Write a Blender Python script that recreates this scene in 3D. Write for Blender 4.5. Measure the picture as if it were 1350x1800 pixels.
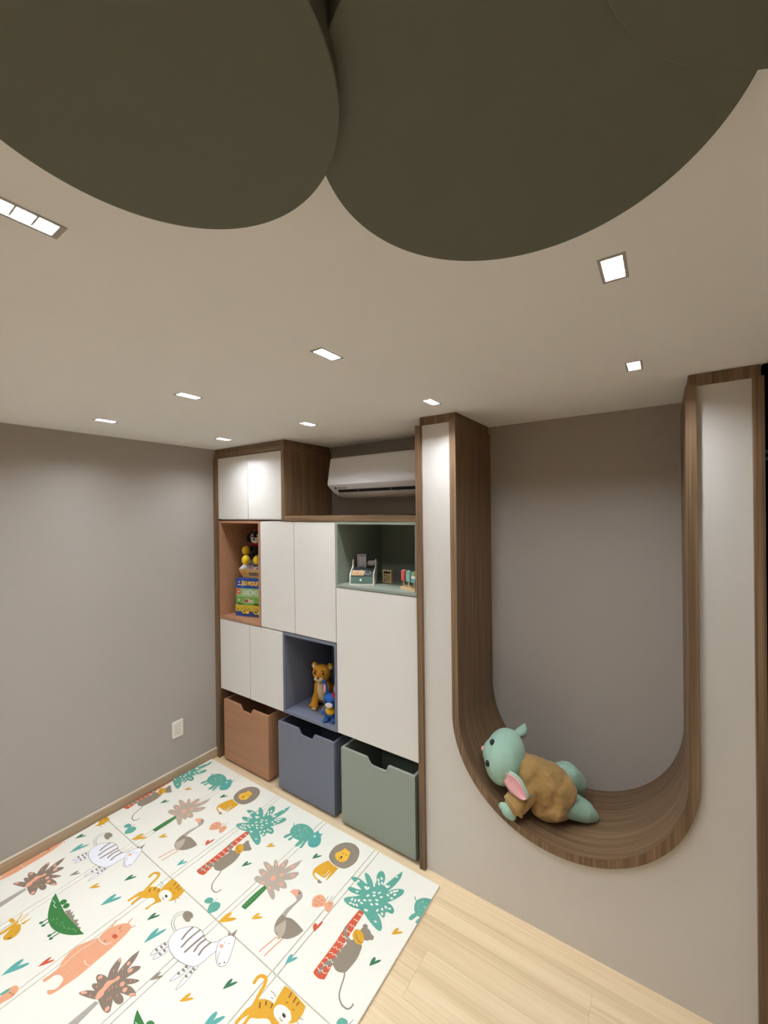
import bpy, bmesh, math, random
from mathutils import Vector, Matrix, noise

random.seed(7)
scene = bpy.context.scene
for ob in list(bpy.data.objects):
    bpy.data.objects.remove(ob, do_unlink=True)
COL = scene.collection

# ------------------------------------------------------------------ camera
CAM_POS = Vector((2.856, -1.8818, 1.8638))
YAW, PITCH, ROLL, FPX = -0.5981, -0.0018, -0.0116, 723.2
fw = Vector((math.sin(YAW) * math.cos(PITCH), math.cos(YAW) * math.cos(PITCH), math.sin(PITCH)))
rt = Vector((math.cos(YAW), -math.sin(YAW), 0.0))
up = rt.cross(fw)
rt2 = math.cos(ROLL) * rt + math.sin(ROLL) * up
up2 = -math.sin(ROLL) * rt + math.cos(ROLL) * up
cam_data = bpy.data.cameras.new('camera')
cam_data.sensor_fit = 'HORIZONTAL'
cam_data.sensor_width = 36.0
cam_data.lens = FPX / 1350.0 * 36.0
cam_data.clip_start = 0.02
cam = bpy.data.objects.new('camera', cam_data)
COL.objects.link(cam)
m = Matrix.Identity(4)
for i in range(3):
    m[i][0], m[i][1], m[i][2], m[i][3] = rt2[i], up2[i], -fw[i], CAM_POS[i]
cam.matrix_world = m
scene.camera = cam

# ------------------------------------------------------------------ world, exposure
# closed room: all light comes from the recessed ceiling lights
LAMP_STRENGTH = 455.0
LAMP_COLOR = (0.91, 0.965, 1.02)
world = bpy.data.worlds.new('world')
scene.world = world
world.use_nodes = True
world.node_tree.nodes['Background'].inputs[0].default_value = (0, 0, 0, 1)
world.node_tree.nodes['Background'].inputs[1].default_value = 0.0
scene.view_settings.view_transform = 'Standard'
scene.view_settings.look = 'None'
scene.view_settings.gamma = 1.0
scene.view_settings.use_curve_mapping = False
scene.view_settings.exposure = 0.95
scene.cycles.use_denoising = True
scene.cycles.max_bounces = 10
scene.cycles.diffuse_bounces = 7
scene.cycles.use_light_tree = True
scene.cycles.sample_clamp_indirect = 6.0

H = 2.35          # ceiling height
DEPTH = 0.470     # depth of the joinery, the back wall stands there

# ------------------------------------------------------------------ materials
def lin(c):
    out = []
    for v in c:
        v = v / 255.0
        out.append(v / 12.92 if v <= 0.04045 else ((v + 0.055) / 1.055) ** 2.4)
    return tuple(out) + (1.0,)

MATS = {}
def mat(name, rgb, rough=0.6, spec=0.4, bump=0.0, bscale=300.0, vary=0.0, vscale=6.0, metal=0.0, sheen=0.0):
    """plain procedural material: base colour with a little noise variation and fine relief"""
    if name in MATS:
        return MATS[name]
    mt = bpy.data.materials.new(name)
    mt.use_nodes = True
    nt = mt.node_tree
    b = nt.nodes['Principled BSDF']
    b.inputs['Roughness'].default_value = rough
    b.inputs['Specular IOR Level'].default_value = spec
    b.inputs['Metallic'].default_value = metal
    if sheen:
        b.inputs['Sheen Weight'].default_value = sheen
    col = lin(rgb)
    b.inputs['Base Color'].default_value = col
    tc = nt.nodes.new('ShaderNodeTexCoord')
    if vary > 0:
        n = nt.nodes.new('ShaderNodeTexNoise')
        n.inputs['Scale'].default_value = vscale
        n.inputs['Detail'].default_value = 4
        nt.links.new(tc.outputs['Object'], n.inputs['Vector'])
        r = nt.nodes.new('ShaderNodeValToRGB')
        r.color_ramp.elements[0].position = 0.3
        r.color_ramp.elements[1].position = 0.7
        r.color_ramp.elements[0].color = tuple(v * (1 - vary) for v in col[:3]) + (1,)
        r.color_ramp.elements[1].color = tuple(min(1, v * (1 + vary)) for v in col[:3]) + (1,)
        nt.links.new(n.outputs['Fac'], r.inputs['Fac'])
        nt.links.new(r.outputs['Color'], b.inputs['Base Color'])
    if bump > 0:
        n2 = nt.nodes.new('ShaderNodeTexNoise')
        n2.inputs['Scale'].default_value = bscale
        n2.inputs['Detail'].default_value = 3
        nt.links.new(tc.outputs['Object'], n2.inputs['Vector'])
        bp = nt.nodes.new('ShaderNodeBump')
        bp.inputs['Strength'].default_value = bump
        bp.inputs['Distance'].default_value = 0.002
        nt.links.new(n2.outputs['Fac'], bp.inputs['Height'])
        nt.links.new(bp.outputs['Normal'], b.inputs['Normal'])
    MATS[name] = mt
    return mt

def wood(name, dark, mid, light, axis, fine=1.0, rough=0.5, uv=False, mottle=0.35):
    """wood grain: noise stretched along one axis (0=x, 1=y, 2=z; with uv, along u)"""
    if name in MATS:
        return MATS[name]
    mt = bpy.data.materials.new(name)
    mt.use_nodes = True
    nt = mt.node_tree
    b = nt.nodes['Principled BSDF']
    b.inputs['Roughness'].default_value = rough
    b.inputs['Specular IOR Level'].default_value = 0.35
    tc = nt.nodes.new('ShaderNodeTexCoord')
    src = tc.outputs['UV'] if uv else tc.outputs['Object']
    def layer(across, along, detail, dist):
        mp = nt.nodes.new('ShaderNodeMapping')
        sc = [across * fine] * 3
        sc[0 if uv else axis] = along * fine
        mp.inputs['Scale'].default_value = sc
        nt.links.new(src, mp.inputs['Vector'])
        n = nt.nodes.new('ShaderNodeTexNoise')
        n.inputs['Scale'].default_value = 1.0
        n.inputs['Detail'].default_value = detail
        n.inputs['Distortion'].default_value = dist
        nt.links.new(mp.outputs['Vector'], n.inputs['Vector'])
        return n.outputs['Fac']
    broad = layer(16.0, 0.7, 3, 0.6)
    fineg = layer(120.0, 1.6, 5, 0.2)
    mx = nt.nodes.new('ShaderNodeMix')
    mx.data_type = 'FLOAT'
    mx.inputs[0].default_value = 1 - mottle
    nt.links.new(broad, mx.inputs[2])
    nt.links.new(fineg, mx.inputs[3])
    r = nt.nodes.new('ShaderNodeValToRGB')
    r.color_ramp.elements[0].position = 0.33
    r.color_ramp.elements[0].color = lin(dark)
    r.color_ramp.elements[1].position = 0.68
    r.color_ramp.elements[1].color = lin(light)
    e = r.color_ramp.elements.new(0.5)
    e.color = lin(mid)
    nt.links.new(mx.outputs[0], r.inputs['Fac'])
    nt.links.new(r.outputs['Color'], b.inputs['Base Color'])
    bp = nt.nodes.new('ShaderNodeBump')
    bp.inputs['Strength'].default_value = 0.12
    bp.inputs['Distance'].default_value = 0.001
    nt.links.new(fineg, bp.inputs['Height'])
    nt.links.new(bp.outputs['Normal'], b.inputs['Normal'])
    MATS[name] = mt
    return mt

def emit(name, rgb, strength):
    if name in MATS:
        return MATS[name]
    mt = bpy.data.materials.new(name)
    mt.use_nodes = True
    nt = mt.node_tree
    nt.nodes.clear()
    o = nt.nodes.new('ShaderNodeOutputMaterial')
    e = nt.nodes.new('ShaderNodeEmission')
    e.inputs['Color'].default_value = tuple(rgb) + (1,)
    e.inputs['Strength'].default_value = strength
    nt.links.new(e.outputs[0], o.inputs['Surface'])
    MATS[name] = mt
    return mt

WALL = mat('wall_paint', (172, 164, 156), 0.85, 0.2, bump=0.05, bscale=500, vary=0.015, vscale=1.5)
CEIL = mat('ceiling_paint', (241, 241, 241), 0.9, 0.15, bump=0.04, bscale=420)
WHITE = mat('white_laminate', (226, 222, 216), 0.55, 0.35, bump=0.03, bscale=700)
PANEL = mat('white_panel', (214, 209, 202), 0.7, 0.3, bump=0.06, bscale=600)
WD, WM, WL = (90, 69, 49), (120, 95, 70), (146, 119, 91)
WOOD_Z = wood('oak_veneer_upright', WD, WM, WL, 2)
WOOD_X = wood('oak_veneer_level', WD, WM, WL, 0)
WOOD_UV = wood('oak_veneer_bent', WD, WM, WL, 0, uv=True)
FLOORW = wood('floor_oak', (208, 182, 144), (226, 201, 163), (238, 216, 181), 0, fine=0.8, rough=0.45, mottle=0.55)
BASEW = wood('baseboard_oak', (160, 138, 110), (178, 155, 126), (192, 170, 142), 1, fine=0.8, rough=0.5)
ORANGE = wood('orange_laminate', (168, 122, 92), (176, 130, 99), (184, 138, 106), 0, rough=0.5)
GREENL = mat('sage_laminate', (146, 155, 143), 0.45, 0.4, bump=0.03, bscale=600)
BLUEL = mat('slate_blue_laminate', (114, 118, 134), 0.45, 0.4, bump=0.03, bscale=600)
CLOUD = mat('cloud_green_paint', (107, 109, 97), 0.7, 0.25, bump=0.04, bscale=500)
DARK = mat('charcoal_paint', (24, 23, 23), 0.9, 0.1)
BLACK = mat('black_plastic', (22, 22, 24), 0.5, 0.4)
GREYP = mat('lamp_grey', (120, 116, 111), 0.6, 0.3)
GREYT = mat('lamp_trim_grey', (176, 172, 166), 0.6, 0.3)
ACW = mat('appliance_white', (230, 230, 231), 0.4, 0.4)
PLATEW = mat('outlet_white', (236, 230, 220), 0.4, 0.4)

# ------------------------------------------------------------------ helpers
def tag(o, label=None, cat=None, group=None, kind=None):
    if label:
        o['label'] = label
    if cat:
        o['category'] = cat
    if group:
        o['group'] = group
    if kind:
        o['kind'] = kind
    return o

ROOT_LOC = {}
def thing(name, loc, label, cat, rz=0.0, group=None):
    o = bpy.data.objects.new(name, None)
    o.empty_display_size = 0.05
    o.location = loc
    o.rotation_euler = (0, 0, rz)
    COL.objects.link(o)
    ROOT_LOC[o.name] = Vector(loc)
    return tag(o, label, cat, group)

def obj(name, bm, mats, parent=None, world=True, smooth=False, bevel=0.0, bseg=2):
    """links the bmesh as one mesh object; with a parent and world=True the coordinates are world ones"""
    if not isinstance(mats, (list, tuple)):
        mats = [mats]
    me = bpy.data.meshes.new(name)
    bmesh.ops.recalc_face_normals(bm, faces=bm.faces[:])
    if parent is not None and world:
        r = parent
        while r.parent is not None:
            r = r.parent
        off = ROOT_LOC.get(r.name, Vector((0, 0, 0)))
        bmesh.ops.translate(bm, verts=bm.verts[:], vec=-off)
    if smooth:
        for f in bm.faces:
            f.smooth = True
    bm.to_mesh(me)
    bm.free()
    for mt in mats:
        me.materials.append(mt)
    o = bpy.data.objects.new(name, me)
    COL.objects.link(o)
    if parent is not None:
        o.parent = parent
    if bevel > 0:
        md = o.modifiers.new('bevel', 'BEVEL')
        md.width = bevel
        md.segments = bseg
        md.limit_method = 'ANGLE'
    return o

def bx(bm, x0, x1, y0, y1, z0, z1, mi=0):
    v = [bm.verts.new((x, y, z)) for x in (x0, x1) for y in (y0, y1) for z in (z0, z1)]
    for q in ((0, 1, 3, 2), (4, 6, 7, 5), (0, 4, 5, 1), (2, 3, 7, 6), (0, 2, 6, 4), (1, 5, 7, 3)):
        bm.faces.new([v[i] for i in q]).material_index = mi
    return v

def box(name, parent, x0, x1, y0, y1, z0, z1, mt, bevel=0.0, world=True, label=None):
    bm = bmesh.new()
    bx(bm, x0, x1, y0, y1, z0, z1)
    o = obj(name, bm, mt, parent, world, bevel=bevel)
    if label:
        o['label'] = label
    return o

def prism(bm, pts, axis, a, b, mi=0):
    """closed outline (2D) pushed along an axis from a to b"""
    def p(u, v, w):
        return (w, u, v) if axis == 0 else ((u, w, v) if axis == 1 else (u, v, w))
    v0 = [bm.verts.new(p(u, v, a)) for u, v in pts]
    v1 = [bm.verts.new(p(u, v, b)) for u, v in pts]
    n = len(pts)
    bm.faces.new(v0).material_index = mi
    bm.faces.new(v1[::-1]).material_index = mi
    for i in range(n):
        j = (i + 1) % n
        bm.faces.new((v0[i], v1[i], v1[j], v0[j])).material_index = mi

def ellipsoid(bm, c, r, rot=None, sub=3):
    mt4 = Matrix.Translation(Vector(c))
    if rot is not None:
        mt4 = mt4 @ rot.to_4x4()
    mt4 = mt4 @ Matrix.Diagonal(Vector((r[0], r[1], r[2], 1)) if len(r) == 3 else Vector((r[0],) * 3 + (1,)))
    bmesh.ops.create_icosphere(bm, subdivisions=sub, radius=1.0, matrix=mt4)

def chain(bm, pts, sub=2, step=0.35):
    """tapering limb of overlapping balls: pts = (x, y, z, r)"""
    for a, b in zip(pts[:-1], pts[1:]):
        va, vb = Vector(a[:3]), Vector(b[:3])
        n = max(2, int((vb - va).length / (step * min(a[3], b[3]))) + 1)
        for i in range(n + 1):
            t = i / n
            r = a[3] * (1 - t) + b[3] * t
            ellipsoid(bm, va.lerp(vb, t), (r, r, r), sub=sub)

def soft(o, voxel, smooth_it=6):
    """fuses the balls of a stuffed body into one skin"""
    md = o.modifiers.new('remesh', 'REMESH')
    md.mode = 'VOXEL'
    md.voxel_size = voxel
    md.use_smooth_shade = True
    sm = o.modifiers.new('smooth', 'SMOOTH')
    sm.factor = 0.5
    sm.iterations = smooth_it
    return o

def tube(bm, pts, r, n=8):
    P = [Vector(q) for q in pts]
    rings = []
    for i, q in enumerate(P):
        t = (P[min(i + 1, len(P) - 1)] - P[max(i - 1, 0)]).normalized()
        a = t.cross(Vector((0, 0, 1)))
        if a.length < 1e-3:
            a = t.cross(Vector((1, 0, 0)))
        a.normalize()
        b = t.cross(a)
        rr = r[i] if isinstance(r, (list, tuple)) else r
        rings.append([bm.verts.new(q + rr * (math.cos(2 * math.pi * k / n) * a + math.sin(2 * math.pi * k / n) * b)) for k in range(n)])
    for A, B in zip(rings[:-1], rings[1:]):
        for k in range(n):
            bm.faces.new((A[k], A[(k + 1) % n], B[(k + 1) % n], B[k]))
    bm.faces.new(rings[0][::-1])
    bm.faces.new(rings[-1])

def disc(bm, cx, cy, r, z0, z1, n=96, ax='z'):
    pts = [(cx + r * math.cos(2 * math.pi * i / n), cy + r * math.sin(2 * math.pi * i / n)) for i in range(n)]
    prism(bm, pts, {'x': 0, 'y': 1, 'z': 2}[ax], z0, z1)

def text_bm(body, size, extrude=0.0006, shear=0.0, bold=0.0):
    """flat lettering in the xz plane facing -y, centred on its own middle"""
    cu = bpy.data.curves.new('lettering', 'FONT')
    cu.body = body
    cu.size = size
    cu.extrude = extrude
    cu.offset = bold
    cu.shear = shear
    cu.align_x = 'CENTER'
    cu.align_y = 'CENTER'
    t = bpy.data.objects.new('lettering', cu)
    COL.objects.link(t)
    dg = bpy.context.evaluated_depsgraph_get()
    me = bpy.data.meshes.new_from_object(t.evaluated_get(dg))
    bm = bmesh.new()
    bm.from_mesh(me)
    bmesh.ops.transform(bm, matrix=Matrix.Rotation(math.pi / 2, 4, 'X'), verts=bm.verts[:])
    bpy.data.objects.remove(t, do_unlink=True)
    bpy.data.meshes.remove(me)
    return bm

def struct(name, bm, mt, **k):
    return tag(obj(name, bm, mt, **k), kind='structure')

def sbox(name, x0, x1, y0, y1, z0, z1, mt, **k):
    bm = bmesh.new()
    bx(bm, x0, x1, y0, y1, z0, z1)
    return struct(name, bm, mt, **k)

# ------------------------------------------------------------------ room shell
XR, YN = 4.4, -3.6
sbox('wall_left', -0.12, 0.0, YN, DEPTH + 0.12, 0, H + 0.1, WALL)
sbox('wall_back', 0.0, 3.138, DEPTH, DEPTH + 0.12, 0, H + 0.1, WALL)
sbox('wall_back_right', 4.2, XR, 0.0, 0.12, 0, H + 0.1, WALL)
sbox('wall_right', XR, XR + 0.12, YN, 0.12, 0, H + 0.1, WALL)
sbox('wall_rear', -0.12, XR + 0.12, YN - 0.12, YN, 0, H + 0.1, WALL)
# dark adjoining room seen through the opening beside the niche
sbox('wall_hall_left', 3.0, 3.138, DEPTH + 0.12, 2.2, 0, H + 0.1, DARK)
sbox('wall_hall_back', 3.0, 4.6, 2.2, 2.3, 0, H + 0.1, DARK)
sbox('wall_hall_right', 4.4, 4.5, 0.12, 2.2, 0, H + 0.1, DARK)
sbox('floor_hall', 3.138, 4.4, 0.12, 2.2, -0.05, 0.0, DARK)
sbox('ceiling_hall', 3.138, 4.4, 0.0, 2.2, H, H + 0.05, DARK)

LX = (0.465, 1.235, 2.0, 2.775)
LY = (-0.237, -0.927, -1.655, -2.37)
LW, LL = 0.046, 0.100
LAMPS = [(x, y) for y in LY for x in LX if not (x == 2.775 and y == -1.655)]
bm = bmesh.new()
xs = sorted([0.0, XR] + [x + s * LW / 2 for x in LX for s in (-1, 1)])
ys = sorted([YN, DEPTH] + [y + s * LL / 2 for y in LY for s in (-1, 1)])
vg = {}
def cv(i, j):
    if (i, j) not in vg:
        vg[(i, j)] = bm.verts.new((xs[i], ys[j], H))
    return vg[(i, j)]
for i in range(len(xs) - 1):
    for j in range(len(ys) - 1):
        cx, cy = (xs[i] + xs[i + 1]) / 2, (ys[j] + ys[j + 1]) / 2
        if any(abs(cx - x) < 0.005 and abs(cy - y) < 0.005 for x, y in LAMPS):
            continue
        if cx > 3.6 and cy > 0.0:
            continue
        bm.faces.new((cv(i, j), cv(i, j + 1), cv(i + 1, j + 1), cv(i + 1, j)))
bx(bm, -0.12, XR + 0.12, YN - 0.12, DEPTH + 0.12, H + 0.06, H + 0.1)
ceiling = struct('ceiling', bm, CEIL)

# floor: slab with oak planks laid along x
floor = sbox('floor', 0.0, XR, YN, DEPTH, -0.06, -0.0095, mat('underlay', (150, 122, 88), 0.8, 0.1))
PW, PL = 0.205, 1.28
plank_meshes = {}
def plank(x0, x1, y0, y1):
    key = (round(x1 - x0, 3), round(y1 - y0, 3))
    if key not in plank_meshes:
        b = bmesh.new()
        w, d = key[0] / 2 - 0.0002, key[1] / 2 - 0.0002
        lo = [b.verts.new((sx * w, sy * d, -0.0095)) for sx, sy in ((-1, -1), (1, -1), (1, 1), (-1, 1))]
        mi = [b.verts.new((sx * w, sy * d, -0.0003)) for sx, sy in ((-1, -1), (1, -1), (1, 1), (-1, 1))]
        tp = [b.verts.new((sx * (w - 0.0003), sy * (d - 0.0003), 0.0)) for sx, sy in ((-1, -1), (1, -1), (1, 1), (-1, 1))]
        b.faces.new(lo[::-1])
        b.faces.new(tp)
        for k in range(4):
            j = (k + 1) % 4
            b.faces.new((lo[k], lo[j], mi[j], mi[k]))
            b.faces.new((mi[k], mi[j], tp[j], tp[k]))
        me = bpy.data.meshes.new('plank')
        b.to_mesh(me)
        b.free()
        me.materials.append(FLOORW)
        plank_meshes[key] = me
    o = bpy.data.objects.new('plank', plank_meshes[key])
    o.location = ((x0 + x1) / 2, (y0 + y1) / 2, 0.0)
    COL.objects.link(o)
    o.parent = floor
y = DEPTH
row = 0
while y > YN + 0.01:
    y0 = max(YN, y - PW)
    x = -((row * 0.47 + 0.55) % 1.0) * PL
    while x < XR - 0.001:
        a, b_ = max(0.0, x), min(XR, x + PL)
        if b_ - a > 0.02 and not (y0 > 0.0 and a > 3.2):
            plank(a, b_, y0, y)
        x += PL
    y = y0
    row += 1

# planks use their own object space: shift the grain by object so that neighbours differ
nt = FLOORW.node_tree
oi = nt.nodes.new('ShaderNodeObjectInfo')
add = nt.nodes.new('ShaderNodeVectorMath')
add.operation = 'MULTIPLY_ADD'
add.inputs[1].default_value = (1, 1, 1)
tcn = [n for n in nt.nodes if n.type == 'TEX_COORD'][0]
sc_ = nt.nodes.new('ShaderNodeVectorMath')
sc_.operation = 'SCALE'
sc_.inputs['Scale'].default_value = 3.1
nt.links.new(oi.outputs['Location'], sc_.inputs[0])
nt.links.new(tcn.outputs['Object'], add.inputs[0])
nt.links.new(sc_.outputs[0], add.inputs[2])
for n in nt.nodes:
    if n.type == 'MAPPING':
        nt.links.new(add.outputs[0], n.inputs['Vector'])

bm = bmesh.new()
bx(bm, 0.0, 0.012, YN, -0.012, 0.0, 0.066)
bb = struct('baseboard_left', bm, BASEW)
bm = bmesh.new()
bx(bm, 0.0, 0.0125, YN, -0.012, 0.066, 0.072)
obj('cap_strip', bm, mat('cap_cream', (214, 200, 182), 0.5), bb, world=False)

# ------------------------------------------------------------------ cloud ceiling panel
t = thing('cloud_panel', (2.71, -1.5, 2.28), 'grey-green ceiling panel shaped like a cloud of three overlapping round discs', 'ceiling panel')
for cx, cy, r, z in ((2.431, -1.6721, 0.1926, 2.28), (2.7117, -1.3892, 0.2338, 2.30), (3.0481, -1.5416, 0.2364, 2.2955)):
    bm = bmesh.new()
    disc(bm, cx, cy, r, z, H - 0.001, 128)
    obj('disc', bm, CLOUD, t, bevel=0.0015, bseg=2)

# ------------------------------------------------------------------ recessed downlights
LED = emit('led_glow', LAMP_COLOR, LAMP_STRENGTH)
def make_lamp():
    r = thing('recessed_downlight', (0, 0, H), 'x', 'ceiling light')
    w, l = LW / 2 - 0.0005, LL / 2 - 0.0005
    b = bmesh.new()
    th = 0.0025
    bx(b, -w, -w + th, -l, l, 0.0, 0.022)
    bx(b, w - th, w, -l, l, 0.0, 0.022)
    bx(b, -w, w, -l, -l + th, 0.0, 0.022)
    bx(b, -w, w, l - th, l, 0.0, 0.022)
    bx(b, -w, w, -l, l, 0.022, 0.036)
    obj('housing', b, GREYP, r, world=False)
    b = bmesh.new()
    tw, tl = 0.0045, 0.0075
    bx(b, -w - 0.002, -w + tw, -l - 0.002, l + 0.002, -0.0012, -0.0002)
    bx(b, w - tw, w + 0.002, -l - 0.002, l + 0.002, -0.0012, -0.0002)
    bx(b, -w + tw, w - tw, -l - 0.002, -l + tl, -0.0012, -0.0002)
    bx(b, -w + tw, w - tw, l - tl, l + 0.002, -0.0012, -0.0002)
    obj('trim_ring', b, GREYT, r, world=False)
    iw, il = w - th - 0.0015, l - th - 0.004
    seg = 2 * il / 3
    for k in range(3):
        b = bmesh.new()
        y0 = -il + k * seg
        bx(b, -iw, iw, y0 + 0.002, y0 + seg - 0.002, 0.012, 0.0218)
        obj('led_cell', b, LED, r, world=False)
    for k in (1, 2):
        b = bmesh.new()
        y0 = -il + k * seg
        bx(b, -iw, iw, y0 - 0.0018, y0 + 0.0018, 0.0005, 0.0218)
        obj('divider', b, GREYT, r, world=False)
    return r
def copy_tree(o, parent=None):
    c = o.copy()
    COL.objects.link(c)
    c.parent = parent
    for ch in list(o.children):
        copy_tree(ch, c)
    return c
lamp0 = make_lamp()
LABELS = {
 (0, 0): 'lit recessed ceiling light nearest the corner of left wall and upper cabinet',
 (1, 0): 'lit recessed ceiling light in front of the shelf with the air conditioner',
 (2, 0): 'lit recessed ceiling light in front of the white column left of the niche',
 (3, 0): 'lit recessed ceiling light in front of the niche opening, beside its right column',
 (0, 1): 'lit recessed ceiling light nearest the left wall, second row out from the cabinets',
 (1, 1): 'lit recessed ceiling light over the mat, second row from cabinets, second from left wall',
 (2, 1): 'lit recessed ceiling light between the cloud panel cusp and the left niche column',
 (3, 1): 'lit recessed ceiling light close to the cloud panel, facing the niche',
 (2, 2): 'lit recessed ceiling light close beside the smaller disc of the cloud panel',
}
first = True
for (x, y) in LAMPS:
    o = lamp0 if first else copy_tree(lamp0)
    first = False
    o.location = (x, y, H)
    k = (LX.index(x), LY.index(y))
    if k not in LABELS:      # the ceiling grid goes on beside and behind the camera
        o.name = 'recessed_downlight_offscreen'
    o['label'] = LABELS.get(k, 'lit recessed ceiling light in the rear part of the room')
    o['group'] = 'recessed ceiling lights'

# ------------------------------------------------------------------ built-in storage wall
F0 = 0.0          # front plane of the doors
YB = DEPTH - 0.002
# end panel against the left wall
box('end_panel', None, 0.001, 0.042, -0.012, YB, 0.0, 2.281, WOOD_Z, bevel=0.0008)
tag(bpy.data.objects['end_panel'], 'tall dark oak end panel standing against the left wall beside the cabinets', 'end panel')

# upper cabinet
t = thing('wall_cabinet', (0.39, 0.22, 1.81), 'top cabinet with two small white doors in a dark oak frame under the ceiling', 'cabinet')
box('top_panel', t, 0.001, 0.78, -0.004, YB, 2.2815, 2.312, WOOD_X, 0.0008)
box('side_panel', t, 0.749, 0.78, -0.004, YB, 1.8065, 2.281, WOOD_Z, 0.0008)
box('crown_trim', t, 0.006, 0.772, 0.004, YB - 0.01, 2.3125, H - 0.001, WOOD_Z, 0.0008)
box('body', t, 0.0425, 0.7485, 0.02, YB, 1.812, 2.281, WHITE)
for a, b_ in ((0.046, 0.397), (0.402, 0.7465)):
    box('door', t, a, b_, F0, 0.0195, 1.819, 2.2775, WHITE, 0.001)

box('open_shelf', None, 0.7805, 1.786, -0.004, YB, 1.8065, 1.84, WOOD_X, bevel=0.0008)
tag(bpy.data.objects['open_shelf'], 'long dark oak shelf board under the air conditioner', 'shelf')

def cubby(name, x0, x1, z0, z1, mt, label, th=0.017, back=None):
    t = thing(name, ((x0 + x1) / 2, 0.2, z0), label, 'cubby')
    box('side_panel', t, x0, x0 + th, F0 - 0.002, YB - 0.004, z0, z1, mt, 0.0006)
    box('side_panel', t, x1 - th, x1, F0 - 0.002, YB - 0.004, z0, z1, mt, 0.0006)
    box('top_panel', t, x0 + th, x1 - th, F0 - 0.002, YB - 0.004, z1 - th, z1, mt, 0.0006)
    box('bottom_panel', t, x0 + th, x1 - th, F0 - 0.002, YB - 0.004, z0, z0 + th, mt, 0.0006)
    box('back_panel', t, x0, x1, YB - 0.004, YB, z0, z1, back or mt)
    return t
def cabinet(name, x0, x1, z0, z1, doors, label):
    t = thing(name, ((x0 + x1) / 2, 0.2, z0), label, 'cabinet')
    box('body', t, x0, x1, 0.02, YB, z0, z1, WHITE)
    for a, b_, c, d in doors:
        box('door', t, a, b_, F0, 0.0195, c, d, WHITE, 0.001)
    return t
cubby('orange_cubby', 0.052, 0.5245, 1.068, 1.8055, ORANGE, 'tall open orange cubby holding stacked board games')
cabinet('double_door_cabinet', 0.5265, 1.2155, 1.070, 1.8055, [(0.5285, 0.8605, 1.073, 1.802), (0.8655, 1.2135, 1.073, 1.802)], 'cabinet with two tall white doors between the orange and sage cubbies')
cubby('sage_cubby', 1.2175, 1.7855, 1.412, 1.8055, GREENL, 'wide open sage green cubby holding the toy cash register', th=0.016)
cabinet('large_door_cabinet', 1.2175, 1.7855, 0.532, 1.4095, [(1.2185, 1.7845, 0.535, 1.4075)], 'cabinet with one large square white door below the sage cubby')
cabinet('low_double_door_cabinet', 0.0425, 0.7435, 0.530, 1.0655, [(0.0525, 0.40, 0.533, 1.0625), (0.405, 0.7425, 0.533, 1.0625)], 'low cabinet with two white doors above the orange bin')
cubby('slate_blue_cubby', 0.7455, 1.2155, 0.532, 1.0665, BLUEL, 'open slate blue cubby with the lion cub toy inside')

# ------------------------------------------------------------------ rolling bins
def bin_(x0, x1, mt, label, y0=-0.008):
    z0, z1, y1, th = 0.022, 0.464, 0.40, 0.016
    t = thing('toy_bin', ((x0 + x1) / 2, y0, 0.0), label, 'toy bin', group='toy bins under the cabinets')
    w = x1 - x0
    n = [(x0 + w * 0.37, z1), (x0 + w * 0.42, z1 - 0.034), (x0 + w * 0.445, z1 - 0.038), (x0 + w * 0.605, z1 - 0.038), (x0 + w * 0.63, z1 - 0.034), (x0 + w * 0.665, z1)]
    bm = bmesh.new()
    prism(bm, [(x0, z0), (x1, z0), (x1, z1)] + n[::-1] + [(x0, z1)], 1, y0, y0 + th)
    obj('front_panel', bm, mt, t, bevel=0.001)
    box('side_panel', t, x0, x0 + th, y0 + th, y1, z0, z1, mt, 0.0008)
    box('side_panel', t, x1 - th, x1, y0 + th, y1, z0, z1, mt, 0.0008)
    box('back_panel', t, x0 + th, x1 - th, y1 - th, y1, z0, z1, mt, 0.0008)
    box('bottom_panel', t, x0 + th, x1 - th, y0 + th, y1 - th, z0, z0 + th, mt)
    for cx in (x0 + 0.05, x1 - 0.05):
        for cy in (y0 + 0.05, y1 - 0.05):
            bm = bmesh.new()
            disc(bm, cy, 0.011, 0.011, cx - 0.009, cx + 0.009, 20, 'x')
            obj('castor', bm, BLACK, t)
bin_(0.098, 0.597, ORANGE, 'orange-brown wooden toy bin with a notch handle under the low white doors')
bin_(0.699, 1.193, BLUEL, 'slate blue wooden toy bin with a notch handle under the slate cubby')
bin_(1.254, 1.760, GREENL, 'sage green wooden toy bin with a notch handle under the large white door', -0.014)

# ------------------------------------------------------------------ U shaped niche wall
NX, NZ, RO, RI = 2.468, 0.865, 0.487, 0.454
t = thing('niche_wall', (2.46, 0.2, 0.0), 'white panel wall with a tall U shaped oak niche cut through it', 'built-in niche')
def u_path(r, top, n=40):
    pts = [(NX - r, top)]
    for i in range(n + 1):
        a = math.pi + math.pi * i / n
        pts.append((NX + r * math.cos(a), NZ + r * math.sin(a)))
    pts.append((NX + r, top))
    return pts
bm = bmesh.new()
prism(bm, [(1.818, 0.0), (3.108, 0.0), (3.108, 2.306)] + u_path(RO - 0.002, 2.306)[::-1] + [(1.818, 2.306)], 1, 0.0, 0.02)
obj('front_panel', bm, PANEL, t)
bm = bmesh.new()
uvl = bm.loops.layers.uv.new('UVMap')
po, pi_ = u_path(RO, 2.306, 64), u_path(RI, 2.306, 64)
Y0, Y1 = -0.02, YB
rings = []
s = 0.0
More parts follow.
